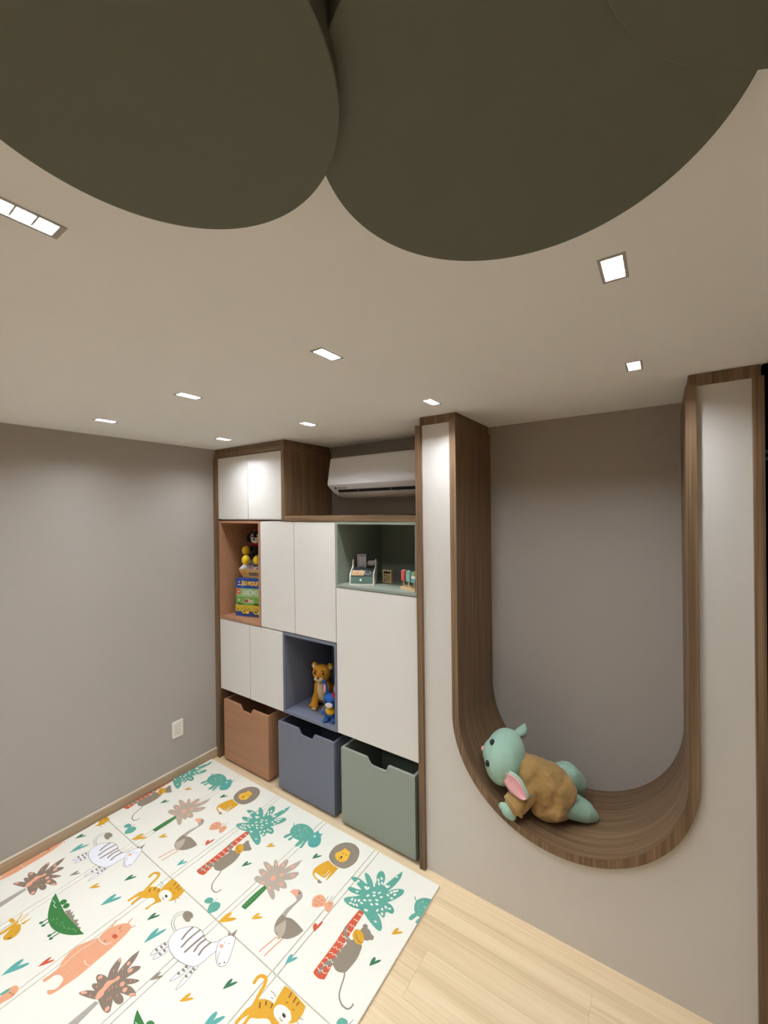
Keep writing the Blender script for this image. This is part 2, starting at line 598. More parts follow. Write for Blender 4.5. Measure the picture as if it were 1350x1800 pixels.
for k in range(len(po)):
    if k:
        s += (Vector(pi_[k]) - Vector(pi_[k - 1])).length
    ring = [bm.verts.new((po[k][0], Y0, po[k][1])), bm.verts.new((pi_[k][0], Y0, pi_[k][1])), bm.verts.new((pi_[k][0], Y1, pi_[k][1])), bm.verts.new((po[k][0], Y1, po[k][1]))]
    rings.append((ring, s))
for (A, sa), (B, sb) in zip(rings[:-1], rings[1:]):
    for q in range(4):
        j = (q + 1) % 4
        f = bm.faces.new((A[q], A[j], B[j], B[q]))
        f.material_index = 1 if q == 0 else 0
        vv = [(0, 0.03), (0.05, 0.5), (0.5, 0.53), (0.53, 1.0)][q]
        for lp, uvc in zip(f.loops, ((sa, vv[0]), (sa, vv[1]), (sb, vv[1]), (sb, vv[0]))):
            lp[uvl].uv = uvc
        if 2 < len(rings):
            f.smooth = q != 0
bm.faces.new(rings[0][0])
bm.faces.new(rings[-1][0][::-1])
ln = obj('niche_lining', bm, [WOOD_UV, WOOD_Z], t)
ln['label'] = 'bent oak lining with a thick front edge'
es = ln.modifiers.new('edge_split', 'EDGE_SPLIT')
es.split_angle = math.radians(40)
box('post', t, 1.7865, 1.818, -0.02, YB, 0.0, 2.306, WOOD_Z, 0.0008)
box('post', t, 3.108, 3.1375, -0.02, YB, 0.0, 2.306, WOOD_Z, 0.0008)
box('crown_trim', t, 1.806, 2.008, -0.002, YB - 0.012, 2.3065, H - 0.001, WOOD_Z, 0.0008)
box('crown_trim', t, 2.932, 3.1315, -0.002, YB - 0.012, 2.3065, H - 0.001, WOOD_Z, 0.0008)

# ------------------------------------------------------------------ air conditioner
t = thing('air_conditioner', (1.36, 0.46, 1.97), 'white split air conditioner on the wall above the oak shelf', 'air conditioner')
AX0, AX1 = 0.958, 1.762
ACD = DEPTH - 0.0025
# rows from top to bottom: height, front depth, how far the rounded ends draw in
rows = [(2.232, 0.262, 0.004), (2.222, 0.252, 0.001), (2.14, 0.237, 0.0), (2.06, 0.222, 0.0), (2.047, 0.2215, 0.0005), (2.041, 0.2245, 0.002), (2.03, 0.233, 0.005),
        (2.012, 0.248, 0.012), (1.994, 0.263, 0.024), (1.978, 0.278, 0.039), (1.967, 0.296, 0.056), (1.961, 0.32, 0.074)]
bm = bmesh.new()
fr = [(bm.verts.new((AX0 + e, yf, z)), bm.verts.new((AX1 - e, yf, z))) for z, yf, e in rows]
bk = [(bm.verts.new((AX0 + e, ACD, z)), bm.verts.new((AX1 - e, ACD, z))) for z, yf, e in rows]
for i in range(len(rows) - 1):
    bm.faces.new((fr[i][0], fr[i][1], fr[i + 1][1], fr[i + 1][0]))
    bm.faces.new((bk[i][1], bk[i][0], bk[i + 1][0], bk[i + 1][1]))
    bm.faces.new((fr[i][0], fr[i + 1][0], bk[i + 1][0], bk[i][0]))
    bm.faces.new((fr[i + 1][1], fr[i][1], bk[i][1], bk[i + 1][1]))
bm.faces.new((fr[0][1], fr[0][0], bk[0][0], bk[0][1]))
bm.faces.new((fr[-1][0], fr[-1][1], bk[-1][1], bk[-1][0]))
obj('body', bm, ACW, t, bevel=0.003, bseg=2)
def on_lip(z, out):
    """point of the sloping underside at height z, lifted off by out"""
    yy = 0.248 + (2.012 - z) * 0.833
    return (yy - 0.77 * out, z - 0.64 * out)
bm = bmesh.new()
prism(bm, [on_lip(2.013, 0.001), on_lip(1.979, 0.001), on_lip(1.979, -0.01), on_lip(2.013, -0.01)], 0, AX0 + 0.07, AX1 - 0.065)
obj('air_slot', bm, BLACK, t)
bm = bmesh.new()
prism(bm, [on_lip(1.998, 0.006), on_lip(1.9955, 0.006), on_lip(1.978, 0.0012), on_lip(1.981, 0.0012)], 0, AX0 + 0.065, AX1 - 0.06)
obj('louver', bm, mat('louver_white', (224, 224, 226), 0.5), t)
for fx in (0.3, 0.62):
    bm = bmesh.new()
    prism(bm, [on_lip(2.013, 0.0015), on_lip(1.997, 0.0055), on_lip(1.997, 0.0012), on_lip(2.013, 0.0)], 0, AX0 + 0.8 * fx, AX0 + 0.8 * fx + 0.006)
    obj('louver_arm', bm, GREYP, t)
LOGO = mat('logo_grey', (70, 70, 72), 0.5)
bm = text_bm('Electrolux', 0.018)
disc(bm, -0.058, 0.0, 0.009, -0.0006, 0.0006, 20, 'y')
yl, zl = on_lip(2.0245, 0.0012)
bmesh.ops.transform(bm, matrix=Matrix.Translation((AX0 + 0.118, yl, zl)) @ Matrix.Rotation(math.radians(40), 4, 'X'), verts=bm.verts[:])
obj('brand_lettering', bm, LOGO, t)

# ------------------------------------------------------------------ wall outlet
t = thing('wall_outlet', (0.0, -0.314, 0.345), 'white wall outlet plate low on the left wall', 'outlet')
box('plate', t, 0.0, 0.007, -0.353, -0.275, 0.287, 0.404, PLATEW, 0.002)
box('insert', t, 0.007, 0.0085, -0.339, -0.289, 0.303, 0.388, mat('outlet_insert', (222, 216, 206), 0.45), 0.001)
hexp = [(-0.314 + 0.02 * math.cos(a), 0.345 + 0.0115 * math.sin(a)) for a in [math.pi / 3 * k for k in range(6)]]
bm = bmesh.new()
prism(bm, hexp, 0, 0.0085, 0.0095)
obj('socket', bm, PLATEW, t)
for dy in (-0.0095, 0.0, 0.0095):
    bm = bmesh.new()
    disc(bm, -0.314 + dy, 0.345 + (0 if dy else -0.003), 0.0026, 0.0095, 0.0099, 12, 'x')
    obj('pin_hole', bm, BLACK, t)

# ------------------------------------------------------------------ made-up bars standing in for something bright blue, unidentified, in the dark adjoining room
t = thing('stand_in_bars', (3.75, 2.19, 2.1), 'pair of pale blue stand-in bars for an unidentified bright blue thing in the dark adjoining room', 'bar')
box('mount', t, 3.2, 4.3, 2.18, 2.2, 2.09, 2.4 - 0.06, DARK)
for z in (2.215, 2.265):
    bm = bmesh.new()
    tube(bm, [(3.2, 2.165, z), (4.3, 2.165, z)], 0.017, 12)
    obj('bar', bm, mat('pale_blue_stand_in', (150, 202, 232), 0.4), t)

# ------------------------------------------------------------------ play mat
MX0, MX1, MZ = 0.016, 1.925, 0.012
MY0, MY1 = -1.494, -0.06
mt_root = thing('play_mat', (0.97, -0.78, 0.0), 'cream foam folding play mat printed with jungle animals and palm trees', 'play mat')
FOAM = mat('mat_foam', (236, 233, 221), 0.6, 0.3, bump=0.15, bscale=260)
folds = [0.376, 0.766, 1.162, 1.545]
cuts = [MX0] + [v for f in folds for v in (f - 0.0135, f + 0.0135)] + [MX1]
cells = []
for i in range(len(cuts) - 1):
    for a, b_ in ((MY0, -0.7775), (-0.7775, MY1)):
        nm = 'hinge_strip' if i % 2 else 'foam_panel'
        g = 0.0018
        bm = bmesh.new()
        bx(bm, cuts[i] + g, cuts[i + 1] - g, a + g, b_ - g, 0.0005, MZ)
        obj(nm, bm, FOAM, mt_root, bevel=0.0022, bseg=2)
box('backing', mt_root, MX0 + 0.002, MX1 - 0.002, MY0 + 0.002, MY1 - 0.002, 0.0004, 0.003, mat('mat_backing', (224, 216, 198), 0.8, 0.1))

MOTIFS = [
 ('palm_tree_print', [
  ('s','red','1667,-381! 1696,-378! 1702,-476 1711,-579 1726,-668 1727,-684! 1705,-693 1677,-691 1671,-682! 1670,-545 1664,-474'),
  ('l','cream','1674,-398 1678,-400 1681,-394 1685,-399 1689,-397 1692,-394 1697,-400',1.9),
  ('l','cream','1674,-431 1678,-427 1682,-426 1687,-431 1690,-424 1695,-427 1700,-428',1.8),
  ('l','cream','1674,-461 1678,-454 1684,-459 1688,-458 1692,-453 1698,-459 1702,-454',1.8),
  ('l','cream','1674,-487 1679,-483 1685,-490 1689,-483 1694,-484 1700,-488 1704,-480',1.8),
  ('l','cream','1674,-512 1680,-515 1686,-516 1690,-510 1697,-516 1702,-512 1707,-509',1.7),
  ('l','cream','1674,-539 1681,-545 1686,-540 1692,-539 1698,-544 1704,-536 1710,-540',1.7),
  ('l','cream','1674,-568 1681,-572 1687,-564 1694,-569 1700,-568 1706,-562 1713,-569',1.7),
  ('l','cream','1675,-598 1682,-595 1688,-591 1695,-597 1701,-590 1708,-591 1715,-594',1.6),
  ('l','cream','1676,-625 1682,-617 1689,-620 1696,-621 1702,-614 1710,-620 1717,-615',1.6),
  ('l','cream','1675,-648 1682,-641 1690,-648 1697,-642 1704,-640 1712,-645 1719,-636',1.6),
  ('l','cream','1675,-668 1683,-668 1691,-672 1698,-663 1706,-668 1714,-666 1721,-660',1.6),
  ('s','teal','1665,-379! 1638,-388 1602,-390 1576,-382 1580,-364 1607,-342 1627,-322! 1603,-328 1573,-332 1554,-324 1563,-311 1596,-303 1615,-294! 1582,-285 1550,-278 1530,-270 1546,-256 1576,-251 1612,-255 1622,-255! 1590,-230 1574,-209 1597,-208 1630,-226 1653,-245! 1651,-219 1632,-188 1632,-159 1651,-154 1675,-175 1688,-208 1692,-219! 1703,-184 1714,-142 1729,-95! 1741,-131 1739,-181 1731,-217 1727,-233! 1744,-208 1768,-188 1789,-182 1796,-204 1782,-239 1762,-272 1755,-280! 1778,-279 1805,-293 1806,-313 1786,-317 1776,-324! 1785,-342 1780,-351 1761,-346 1748,-348! 1777,-364 1802,-388 1804,-407 1779,-408 1736,-397 1694,-381!'),
  ('p','cream','1662,-212 1658,-213 1651,-210 1647,-205 1646,-200 1651,-198 1657,-202 1662,-207'),
  ('p','cream','1671,-194 1667,-197 1660,-195 1655,-190 1654,-185 1658,-183 1665,-185 1670,-190'),
  ('p','cream','1676,-227 1672,-228 1665,-226 1661,-220 1660,-215 1665,-214 1671,-217 1676,-222'),
  ('p','cream','1688,-215 1684,-217 1678,-215 1672,-210 1671,-206 1675,-203 1682,-205 1687,-210'),
  ('p','cream','1660,-248 1656,-249 1650,-245 1646,-239 1647,-234 1651,-234 1657,-238 1661,-244'),
  ('p','cream','1683,-268 1683,-272 1679,-277 1673,-279 1669,-277 1668,-273 1673,-268 1679,-266'),
  ('p','cream','1664,-295 1666,-299 1665,-305 1661,-310 1657,-310 1654,-306 1655,-300 1659,-295'),
  ('p','cream','1692,-280 1692,-285 1688,-290 1682,-292 1678,-290 1678,-286 1682,-281 1688,-279'),
  ('p','cream','1702,-252 1704,-256 1703,-262 1699,-267 1695,-268 1692,-264 1694,-258 1698,-253'),
  ('p','cream','1725,-268 1725,-272 1722,-277 1717,-280 1712,-280 1711,-275 1715,-270 1720,-267'),
  ('p','cream','1670,-328 1669,-332 1663,-335 1657,-335 1653,-332 1654,-328 1660,-325 1667,-325'),
  ('p','cream','1691,-313 1690,-317 1685,-321 1679,-322 1675,-320 1676,-316 1680,-312 1687,-311'),
  ('p','cream','1718,-296 1717,-300 1711,-303 1705,-303 1701,-300 1703,-296 1708,-293 1715,-293'),
  ('p','cream','1710,-330 1707,-333 1701,-334 1695,-332 1692,-328 1695,-325 1702,-324 1708,-326'),
  ('p','cream','1730,-312 1728,-316 1723,-319 1716,-319 1713,-316 1714,-312 1720,-309 1726,-309'),
  ('p','cream','1748,-251 1745,-253 1738,-253 1733,-250 1731,-245 1734,-242 1741,-243 1746,-246'),
  ('p','cream','1747,-219 1750,-223 1750,-230 1747,-235 1742,-237 1740,-233 1740,-226 1743,-221'),
  ('p','cream','1758,-207 1760,-211 1759,-218 1755,-222 1751,-223 1748,-219 1750,-212 1754,-207'),
  ('p','cream','1771,-248 1770,-253 1765,-256 1759,-257 1755,-255 1756,-250 1761,-247 1767,-246'),
  ('p','cream','1771,-220 1772,-225 1770,-231 1765,-235 1760,-234 1759,-230 1761,-224 1766,-220'),
  ('p','cream','1768,-197 1770,-202 1768,-208 1764,-213 1760,-214 1758,-209 1759,-203 1763,-198'),
  ('p','cream','1608,-352 1612,-354 1614,-360 1614,-366 1610,-369 1606,-366 1604,-361 1604,-354'),
  ('p','cream','1624,-348 1628,-350 1630,-356 1630,-362 1626,-365 1622,-362 1620,-356 1620,-350'),
  ('p','cream','1639,-338 1643,-340 1645,-346 1644,-352 1640,-355 1636,-352 1634,-346 1636,-340'),
  ('p','cream','1623,-377 1622,-381 1616,-384 1610,-384 1606,-381 1607,-377 1613,-374 1619,-374'),
  ('p','cream','1640,-379 1637,-382 1631,-381 1625,-378 1623,-374 1626,-372 1633,-372 1639,-375'),
  ('p','cream','1654,-374 1650,-376 1644,-375 1639,-371 1638,-367 1641,-365 1648,-366 1653,-370'),
  ('p','cream','1666,-348 1665,-352 1660,-355 1653,-355 1650,-352 1651,-348 1656,-345 1663,-345'),
  ('p','cream','1740,-330 1744,-332 1746,-338 1745,-344 1742,-346 1738,-344 1736,-338 1737,-332'),
  ('p','cream','1764,-325 1760,-328 1754,-326 1750,-322 1749,-318 1752,-316 1758,-317 1763,-321'),
  ('p','cream','1773,-308 1769,-310 1763,-308 1758,-304 1757,-300 1761,-298 1767,-299 1772,-303'),
  ('p','cream','1791,-297 1790,-302 1786,-305 1780,-306 1776,-304 1777,-300 1782,-296 1788,-295'),
  ('p','cream','1776,-345 1772,-346 1766,-344 1762,-339 1762,-335 1766,-334 1772,-336 1776,-341'),
  ('p','cream','1583,-264 1582,-268 1576,-272 1569,-271 1565,-268 1566,-264 1572,-261 1579,-261'),
  ('p','cream','1579,-275 1579,-280 1574,-284 1567,-285 1562,-282 1563,-278 1568,-274 1575,-273'),
  ('p','cream','1636,-280 1632,-283 1624,-281 1618,-276 1618,-271 1622,-268 1629,-269 1635,-274'),
  ('p','cream','1644,-264 1646,-269 1644,-277 1638,-284 1633,-284 1630,-279 1632,-270 1638,-264'),
  ('p','cream','1725,-145 1722,-147 1718,-146 1716,-143 1715,-140 1718,-138 1722,-139 1724,-142'),
  ('p','cream','1729,-136 1730,-139 1729,-144 1726,-147 1723,-147 1722,-144 1723,-140 1726,-136'),
  ('p','cream','1714,-218 1709,-220 1703,-219 1698,-214 1697,-209 1701,-206 1708,-208 1713,-212'),
  ('p','cream','1721,-202 1724,-208 1721,-216 1716,-221 1710,-222 1708,-216 1711,-209 1716,-203'),
  ('p','cream','1607,-320 1604,-321 1600,-320 1597,-318 1597,-315 1599,-314 1603,-314 1606,-317'),
  ('p','cream','1611,-311 1612,-314 1611,-318 1608,-322 1605,-322 1604,-319 1605,-315 1608,-312'),
  ('p','cream','1766,-389 1764,-390 1760,-390 1757,-387 1757,-384 1760,-383 1763,-383 1766,-386'),
  ('p','cream','1771,-380 1772,-383 1771,-387 1768,-391 1765,-391 1763,-388 1765,-384 1768,-381'),
  ('p','cream','1699,-371 1696,-373 1691,-372 1688,-369 1687,-365 1690,-363 1695,-364 1699,-367'),
  ('p','cream','1705,-360 1706,-364 1705,-369 1701,-373 1697,-374 1695,-370 1697,-365 1701,-361'),
 ]),
 ('monkey_print', [
  ('l','taupe','1774,-613 1788,-635 1799,-667 1812,-692 1837,-708 1863,-708 1873,-696 1873,-682',5.6),
  ('s','taupe','1725,-599 1692,-617 1688,-647 1685,-675 1690,-684 1700,-673 1699,-647 1722,-625'),
  ('s','taupe','1723,-531 1687,-513 1671,-497 1662,-475 1675,-472 1692,-499 1730,-511'),
  ('s','taupe','1717,-524 1728,-501 1770,-497 1783,-521 1789,-556 1784,-606 1776,-622 1751,-633 1728,-628 1714,-616 1706,-587 1710,-550'),
  ('p','taupe','1771,-432 1782,-440 1788,-451 1788,-462 1783,-470 1773,-475 1760,-476 1747,-471 1736,-463 1729,-452 1729,-441 1734,-432 1745,-427 1758,-427'),
  ('p','taupe','1748,-421 1750,-428 1748,-435 1742,-439 1734,-438 1728,-434 1725,-426 1728,-420 1734,-416 1741,-416'),
  ('p','taupe','1797,-443 1800,-450 1797,-458 1790,-462 1782,-462 1776,-457 1774,-450 1776,-443 1783,-438 1791,-439'),
  ('p','mustard','1754,-461 1765,-471 1770,-483 1770,-494 1764,-502 1753,-505 1739,-504 1725,-498 1714,-488 1708,-476 1708,-464 1715,-456 1726,-453 1740,-454'),
  ('l','darkbrown','1720,-472 1736,-486 1756,-493 1769,-487',1.5),
 ]),
 ('hippo_print', [
  ('s','teal','1059,-235 1044,-263 1045,-281 1059,-279 1069,-254 1073,-241'),
  ('s','teal','1086,-247 1077,-271 1081,-280 1094,-276 1095,-252'),
  ('s','teal','1140,-237 1140,-275 1147,-288 1160,-282 1163,-243'),
  ('s','teal','1164,-224 1170,-266 1174,-280 1188,-277 1181,-245 1176,-223'),
  ('s','teal','1042,-227 1031,-192 1047,-160 1084,-142 1128,-144 1166,-161 1185,-196 1177,-228 1143,-246 1102,-252 1064,-243'),
  ('s','teal','1175,-158! 1182,-134! 1200,-153!'),
  ('s','teal','1202,-152! 1215,-136! 1219,-159!'),
  ('s','teal2','1182,-219 1166,-179 1176,-152 1204,-147 1233,-171 1252,-198 1252,-225 1234,-243 1211,-246 1192,-234'),
  ('l','teal','1042,-192 1025,-184 1014,-172',4.5),
  ('p','mintwhite','1132,-222 1132,-224 1129,-225 1127,-223 1129,-221'),
  ('p','mintwhite','1101,-233 1102,-235 1099,-236 1097,-234 1098,-232'),
  ('p','mintwhite','1090,-198 1091,-201 1088,-201 1086,-199 1087,-197'),
  ('p','mintwhite','1146,-176 1146,-178 1144,-179 1142,-177 1143,-175'),
  ('p','mintwhite','1120,-216 1120,-218 1117,-219 1115,-217 1116,-215'),
  ('p','mintwhite','1133,-179 1133,-182 1131,-182 1129,-180 1130,-178'),
  ('p','mintwhite','1099,-169 1100,-171 1097,-172 1095,-170 1096,-168'),
  ('p','mintwhite','1083,-196 1084,-199 1081,-199 1079,-197 1080,-195'),
  ('p','mintwhite','1053,-193 1054,-196 1051,-196 1049,-194 1050,-192'),
  ('p','mintwhite','1063,-219 1064,-222 1061,-222 1059,-220 1060,-218'),
  ('p','mintwhite','1091,-195 1092,-198 1089,-198 1087,-196 1088,-194'),
  ('p','mintwhite','1079,-172 1080,-174 1077,-175 1075,-173 1076,-171'),
  ('p','mintwhite','1108,-206 1108,-209 1105,-209 1103,-207 1105,-205'),
  ('p','mintwhite','1106,-169 1107,-171 1104,-172 1102,-170 1103,-168'),
  ('p','mintwhite','1064,-173 1065,-176 1062,-176 1060,-174 1061,-172'),
  ('p','mintwhite','1062,-173 1063,-176 1060,-177 1058,-174 1059,-172'),
  ('p','mintwhite','1093,-237 1093,-240 1091,-240 1089,-238 1090,-236'),
  ('p','mintwhite','1077,-236 1077,-238 1075,-239 1072,-237 1074,-235'),
  ('p','mintwhite','1106,-185 1107,-188 1104,-189 1102,-186 1104,-184'),
  ('p','mintwhite','1129,-202 1130,-205 1127,-205 1125,-203 1126,-201'),
  ('p','mintwhite','1127,-176 1128,-178 1125,-179 1123,-177 1124,-175'),
  ('p','mintwhite','1074,-197 1075,-199 1072,-200 1070,-198 1071,-196'),
  ('p','mintwhite','1077,-216 1077,-218 1074,-219 1072,-217 1074,-215'),
  ('p','mintwhite','1106,-232 1106,-235 1104,-235 1102,-233 1103,-231'),
  ('p','mintwhite','1052,-206 1053,-209 1050,-210 1048,-208 1049,-206'),
  ('p','mintwhite','1056,-181 1057,-183 1054,-184 1052,-182 1053,-180'),
  ('p','mintwhite','1104,-155 1104,-157 1102,-158 1099,-156 1101,-154'),
  ('p','mintwhite','1084,-193 1084,-195 1081,-196 1079,-194 1081,-192'),
  ('p','mintwhite','1105,-155 1106,-158 1103,-159 1101,-156 1102,-154'),
  ('p','mintwhite','1116,-167 1117,-170 1114,-170 1112,-168 1113,-166'),
  ('p','mintwhite','1084,-187 1085,-190 1082,-190 1080,-188 1081,-186'),
  ('p','mintwhite','1097,-166 1098,-169 1095,-169 1093,-167 1094,-165'),
  ('p','mintwhite','1110,-209 1111,-211 1108,-212 1106,-210 1107,-208'),
  ('p','mintwhite','1103,-155 1103,-157 1101,-158 1098,-156 1100,-154'),
  ('p','mintwhite','1199,-176 1201,-181 1198,-185 1192,-187 1186,-184 1185,-179 1188,-174 1194,-173'),
  ('p','darkteal','1232,-234 1232,-236 1229,-238 1226,-238 1226,-235 1229,-233'),
  ('p','darkteal','1246,-219 1246,-222 1243,-224 1240,-223 1240,-220 1243,-218'),
 ]),
 ('lion_print', [
  ('s','mustard','1366,-255! 1397,-263 1441,-264! 1441,-300 1438,-348! 1432,-349! 1424,-299! 1422,-330 1419,-345 1399,-349 1358,-349 1368,-363 1400,-371! 1398,-378! 1366,-370 1346,-355 1339,-329 1349,-289'),
  ('s','taupe','1401,-379! 1402,-368 1429,-372! 1413,-385'),
  ('l','cream','1396,-339 1408,-337 1412,-319 1408,-298',2.4),
  ('s','taupe','1348,-232 1336,-201 1336,-160 1356,-124 1386,-103 1424,-98 1459,-112 1482,-143 1493,-181 1488,-215 1471,-246 1440,-259 1399,-259 1370,-250'),
  ('p','taupe2','1469,-152 1468,-155 1463,-158 1459,-158 1461,-156 1466,-152'),
  ('p','taupe2','1478,-166 1475,-168 1470,-170 1466,-169 1468,-167 1474,-165'),
  ('p','taupe2','1482,-180 1480,-182 1473,-182 1470,-181 1473,-180 1479,-179'),
  ('p','taupe2','1483,-195 1480,-196 1474,-195 1470,-193 1474,-192 1480,-194'),
  ('p','taupe2','1480,-210 1477,-210 1471,-207 1468,-205 1471,-205 1478,-207'),
  ('p','taupe2','1474,-223 1470,-222 1465,-218 1462,-215 1466,-216 1472,-220'),
  ('p','taupe2','1464,-234 1461,-232 1456,-227 1454,-224 1458,-226 1462,-230'),
  ('p','taupe2','1452,-242 1449,-240 1445,-234 1444,-231 1447,-233 1451,-239'),
  ('p','taupe2','1437,-247 1435,-244 1432,-238 1432,-235 1435,-238 1437,-244'),
  ('p','taupe2','1421,-249 1419,-246 1418,-240 1419,-237 1421,-240 1422,-246'),
  ('p','taupe2','1405,-247 1404,-244 1404,-238 1406,-236 1407,-239 1406,-245'),
  ('p','taupe2','1389,-242 1389,-239 1391,-234 1393,-232 1394,-235 1391,-240'),
  ('p','taupe2','1375,-234 1375,-231 1379,-226 1382,-225 1381,-228 1378,-232'),
  ('p','taupe2','1362,-223 1364,-220 1369,-217 1372,-216 1371,-219 1366,-222'),
  ('p','taupe2','1353,-209 1355,-207 1361,-205 1365,-205 1362,-208 1357,-210'),
  ('p','taupe2','1347,-194 1350,-193 1357,-192 1360,-194 1358,-195 1351,-195'),
  ('p','taupe2','1345,-179 1349,-178 1356,-179 1359,-181 1356,-182 1349,-181'),
  ('p','taupe2','1348,-164 1351,-164 1358,-167 1361,-169 1358,-169 1351,-166'),
  ('p','taupe2','1354,-150 1358,-151 1364,-155 1367,-158 1363,-157 1357,-153'),
  ('p','taupe2','1364,-138 1368,-140 1373,-145 1375,-149 1372,-147 1366,-142'),
  ('p','taupe2','1378,-129 1381,-132 1385,-138 1386,-142 1383,-139 1379,-133'),
  ('p','taupe2','1393,-124 1396,-127 1398,-134 1398,-137 1396,-134 1393,-128'),
  ('p','taupe2','1410,-122 1412,-126 1413,-132 1412,-136 1410,-132 1409,-126'),
  ('p','taupe2','1427,-125 1428,-128 1427,-135 1426,-137 1425,-134 1425,-128'),
  ('p','taupe2','1443,-131 1443,-134 1441,-140 1438,-142 1438,-138 1441,-133'),
  ('p','taupe2','1457,-140 1457,-143 1453,-148 1450,-149 1451,-146 1454,-141'),
  ('s','yellow','1375,-214 1370,-198 1386,-168 1388,-149 1403,-149 1420,-152 1430,-151 1439,-172 1447,-199 1441,-220 1422,-231 1396,-229'),
  ('l','darkbrown','1396,-180 1406,-183 1408,-175',2.1),
  ('l','darkbrown','1417,-179 1425,-181 1428,-174',2.1),
  ('l','darkbrown','1399,-213 1411,-219 1414,-211 1423,-216',2.1),
  ('p','darkbrown','1414,-198 1416,-202 1415,-207 1411,-210 1407,-210 1404,-206 1405,-200 1409,-198'),
 ]),
 ('palm_tree_print', [
  ('s','green','1198,-541! 1222,-546! 1225,-618 1224,-673! 1208,-676 1195,-674! 1193,-608'),
  ('l','green2','1202,-554 1210,-554 1217,-557',1.5),
  ('l','green2','1202,-568 1209,-568 1216,-571',1.5),
  ('l','green2','1201,-582 1209,-582 1216,-585',1.5),
  ('l','green2','1201,-596 1209,-596 1216,-599',1.5),
  ('l','green2','1201,-610 1209,-610 1216,-613',1.5),
  ('l','green2','1201,-624 1208,-624 1216,-626',1.4),
  ('l','green2','1201,-637 1208,-637 1215,-640',1.4),
  ('l','green2','1200,-651 1208,-651 1215,-653',1.4),
  ('l','green2','1200,-664 1208,-664 1215,-666',1.4),
  ('s','ltaupe','1199,-542! 1171,-549 1142,-552 1123,-545 1125,-528 1151,-515! 1120,-511 1104,-498 1116,-484 1151,-482 1156,-484! 1112,-469 1085,-455 1102,-444 1137,-446 1154,-447! 1132,-424 1126,-408 1153,-417 1172,-429! 1170,-412 1172,-379 1187,-375 1203,-396 1208,-423! 1218,-392 1246,-331! 1255,-374 1247,-413 1234,-442! 1251,-422 1285,-396 1296,-413 1287,-444 1258,-469! 1285,-476 1301,-491 1290,-503 1271,-508! 1284,-521 1275,-527 1254,-530! 1287,-551 1296,-568 1275,-569 1244,-558 1216,-545'),
  ('p','pink','1204,-476 1212,-480 1216,-489 1215,-498 1210,-505 1202,-507 1194,-502 1190,-494 1190,-484 1196,-477'),
  ('p','pink','1129,-453 1138,-456 1144,-460 1143,-463 1138,-465 1129,-464 1120,-462 1114,-458 1114,-454 1120,-452'),
  ('p','pink','1238,-377 1241,-381 1241,-388 1239,-395 1234,-400 1230,-401 1227,-397 1227,-390 1229,-383 1234,-378'),
  ('p','pink','1226,-443 1232,-446 1235,-452 1234,-458 1230,-463 1225,-464 1219,-460 1216,-455 1217,-448 1221,-444'),
  ('p','pink','1280,-414 1282,-418 1282,-424 1279,-430 1274,-434 1270,-435 1268,-431 1268,-425 1271,-419 1276,-415'),
  ('p','pink','1269,-490 1271,-496 1269,-501 1264,-502 1258,-500 1253,-494 1251,-488 1253,-484 1258,-482 1265,-485'),
  ('p','pink','1143,-492 1147,-494 1149,-498 1149,-503 1146,-507 1142,-508 1137,-505 1135,-501 1135,-496 1138,-492'),
  ('p','pink','1236,-534 1241,-538 1244,-541 1242,-544 1237,-544 1230,-543 1225,-539 1223,-535 1224,-533 1229,-532'),
  ('p','pink','1181,-528 1185,-531 1185,-536 1184,-542 1180,-546 1175,-546 1172,-544 1171,-538 1173,-532 1177,-528'),
  ('p','pink','1157,-426 1162,-432 1163,-436 1161,-437 1156,-436 1150,-431 1145,-426 1144,-422 1146,-421 1151,-422'),
  ('p','pink','1192,-408 1193,-414 1191,-418 1186,-418 1181,-415 1178,-409 1177,-402 1179,-398 1184,-398 1188,-402'),
 ]),
 ('ostrich_print', [
  ('l','pink2','1441,-677 1434,-718 1426,-759',5.2),
  ('l','pink2','1470,-667 1463,-715 1459,-758',5.2),
  ('s','taupe','1383,-594! 1409,-594! 1437,-584 1482,-586 1521,-593! 1514,-622 1496,-650 1472,-666 1440,-672 1415,-666 1398,-651 1385,-623'),
  ('s','ltaupe','1419,-603! 1410,-630 1405,-653 1417,-665 1435,-666 1450,-680 1461,-673 1459,-650 1444,-625'),
  ('s','ltaupe2','1353,-467 1372,-463 1391,-471 1404,-489 1402,-515 1401,-551 1403,-579 1409,-594! 1383,-594! 1381,-564 1389,-529 1390,-508 1376,-500! 1360,-491'),
  ('s','pink','1330,-496! 1335,-478 1352,-466! 1369,-475 1380,-502! 1360,-497'),
  ('p','darkbrown','1378,-474 1379,-476 1377,-479 1373,-480 1370,-479 1369,-476 1371,-474 1375,-472'),
 ]),
 ('butterfly_print', [
  ('s','salmon','1462,-480 1448,-454 1464,-424 1494,-424 1514,-441 1517,-459 1495,-481 1476,-489'),
  ('s','salmon','1517,-451 1522,-428 1541,-420 1555,-439 1554,-470 1532,-466'),
  ('p','brownspot','1474,-439 1475,-442 1472,-444 1468,-443 1468,-440 1471,-438'),
  ('p','brownspot','1469,-460 1469,-462 1466,-464 1463,-464 1462,-461 1466,-459'),
  ('p','brownspot','1494,-439 1494,-442 1492,-444 1488,-443 1488,-440 1491,-438'),
  ('p','brownspot','1488,-456 1488,-459 1485,-461 1482,-460 1481,-457 1484,-455'),
  ('p','brownspot','1488,-471 1488,-474 1485,-476 1482,-475 1482,-472 1485,-470'),
  ('p','brownspot','1505,-455 1505,-458 1502,-460 1499,-459 1499,-456 1502,-454'),
  ('p','brownspot','1538,-433 1538,-436 1535,-438 1532,-437 1532,-434 1535,-432'),
  ('l','taupe','1510,-436 1506,-422 1503,-410',1.4),
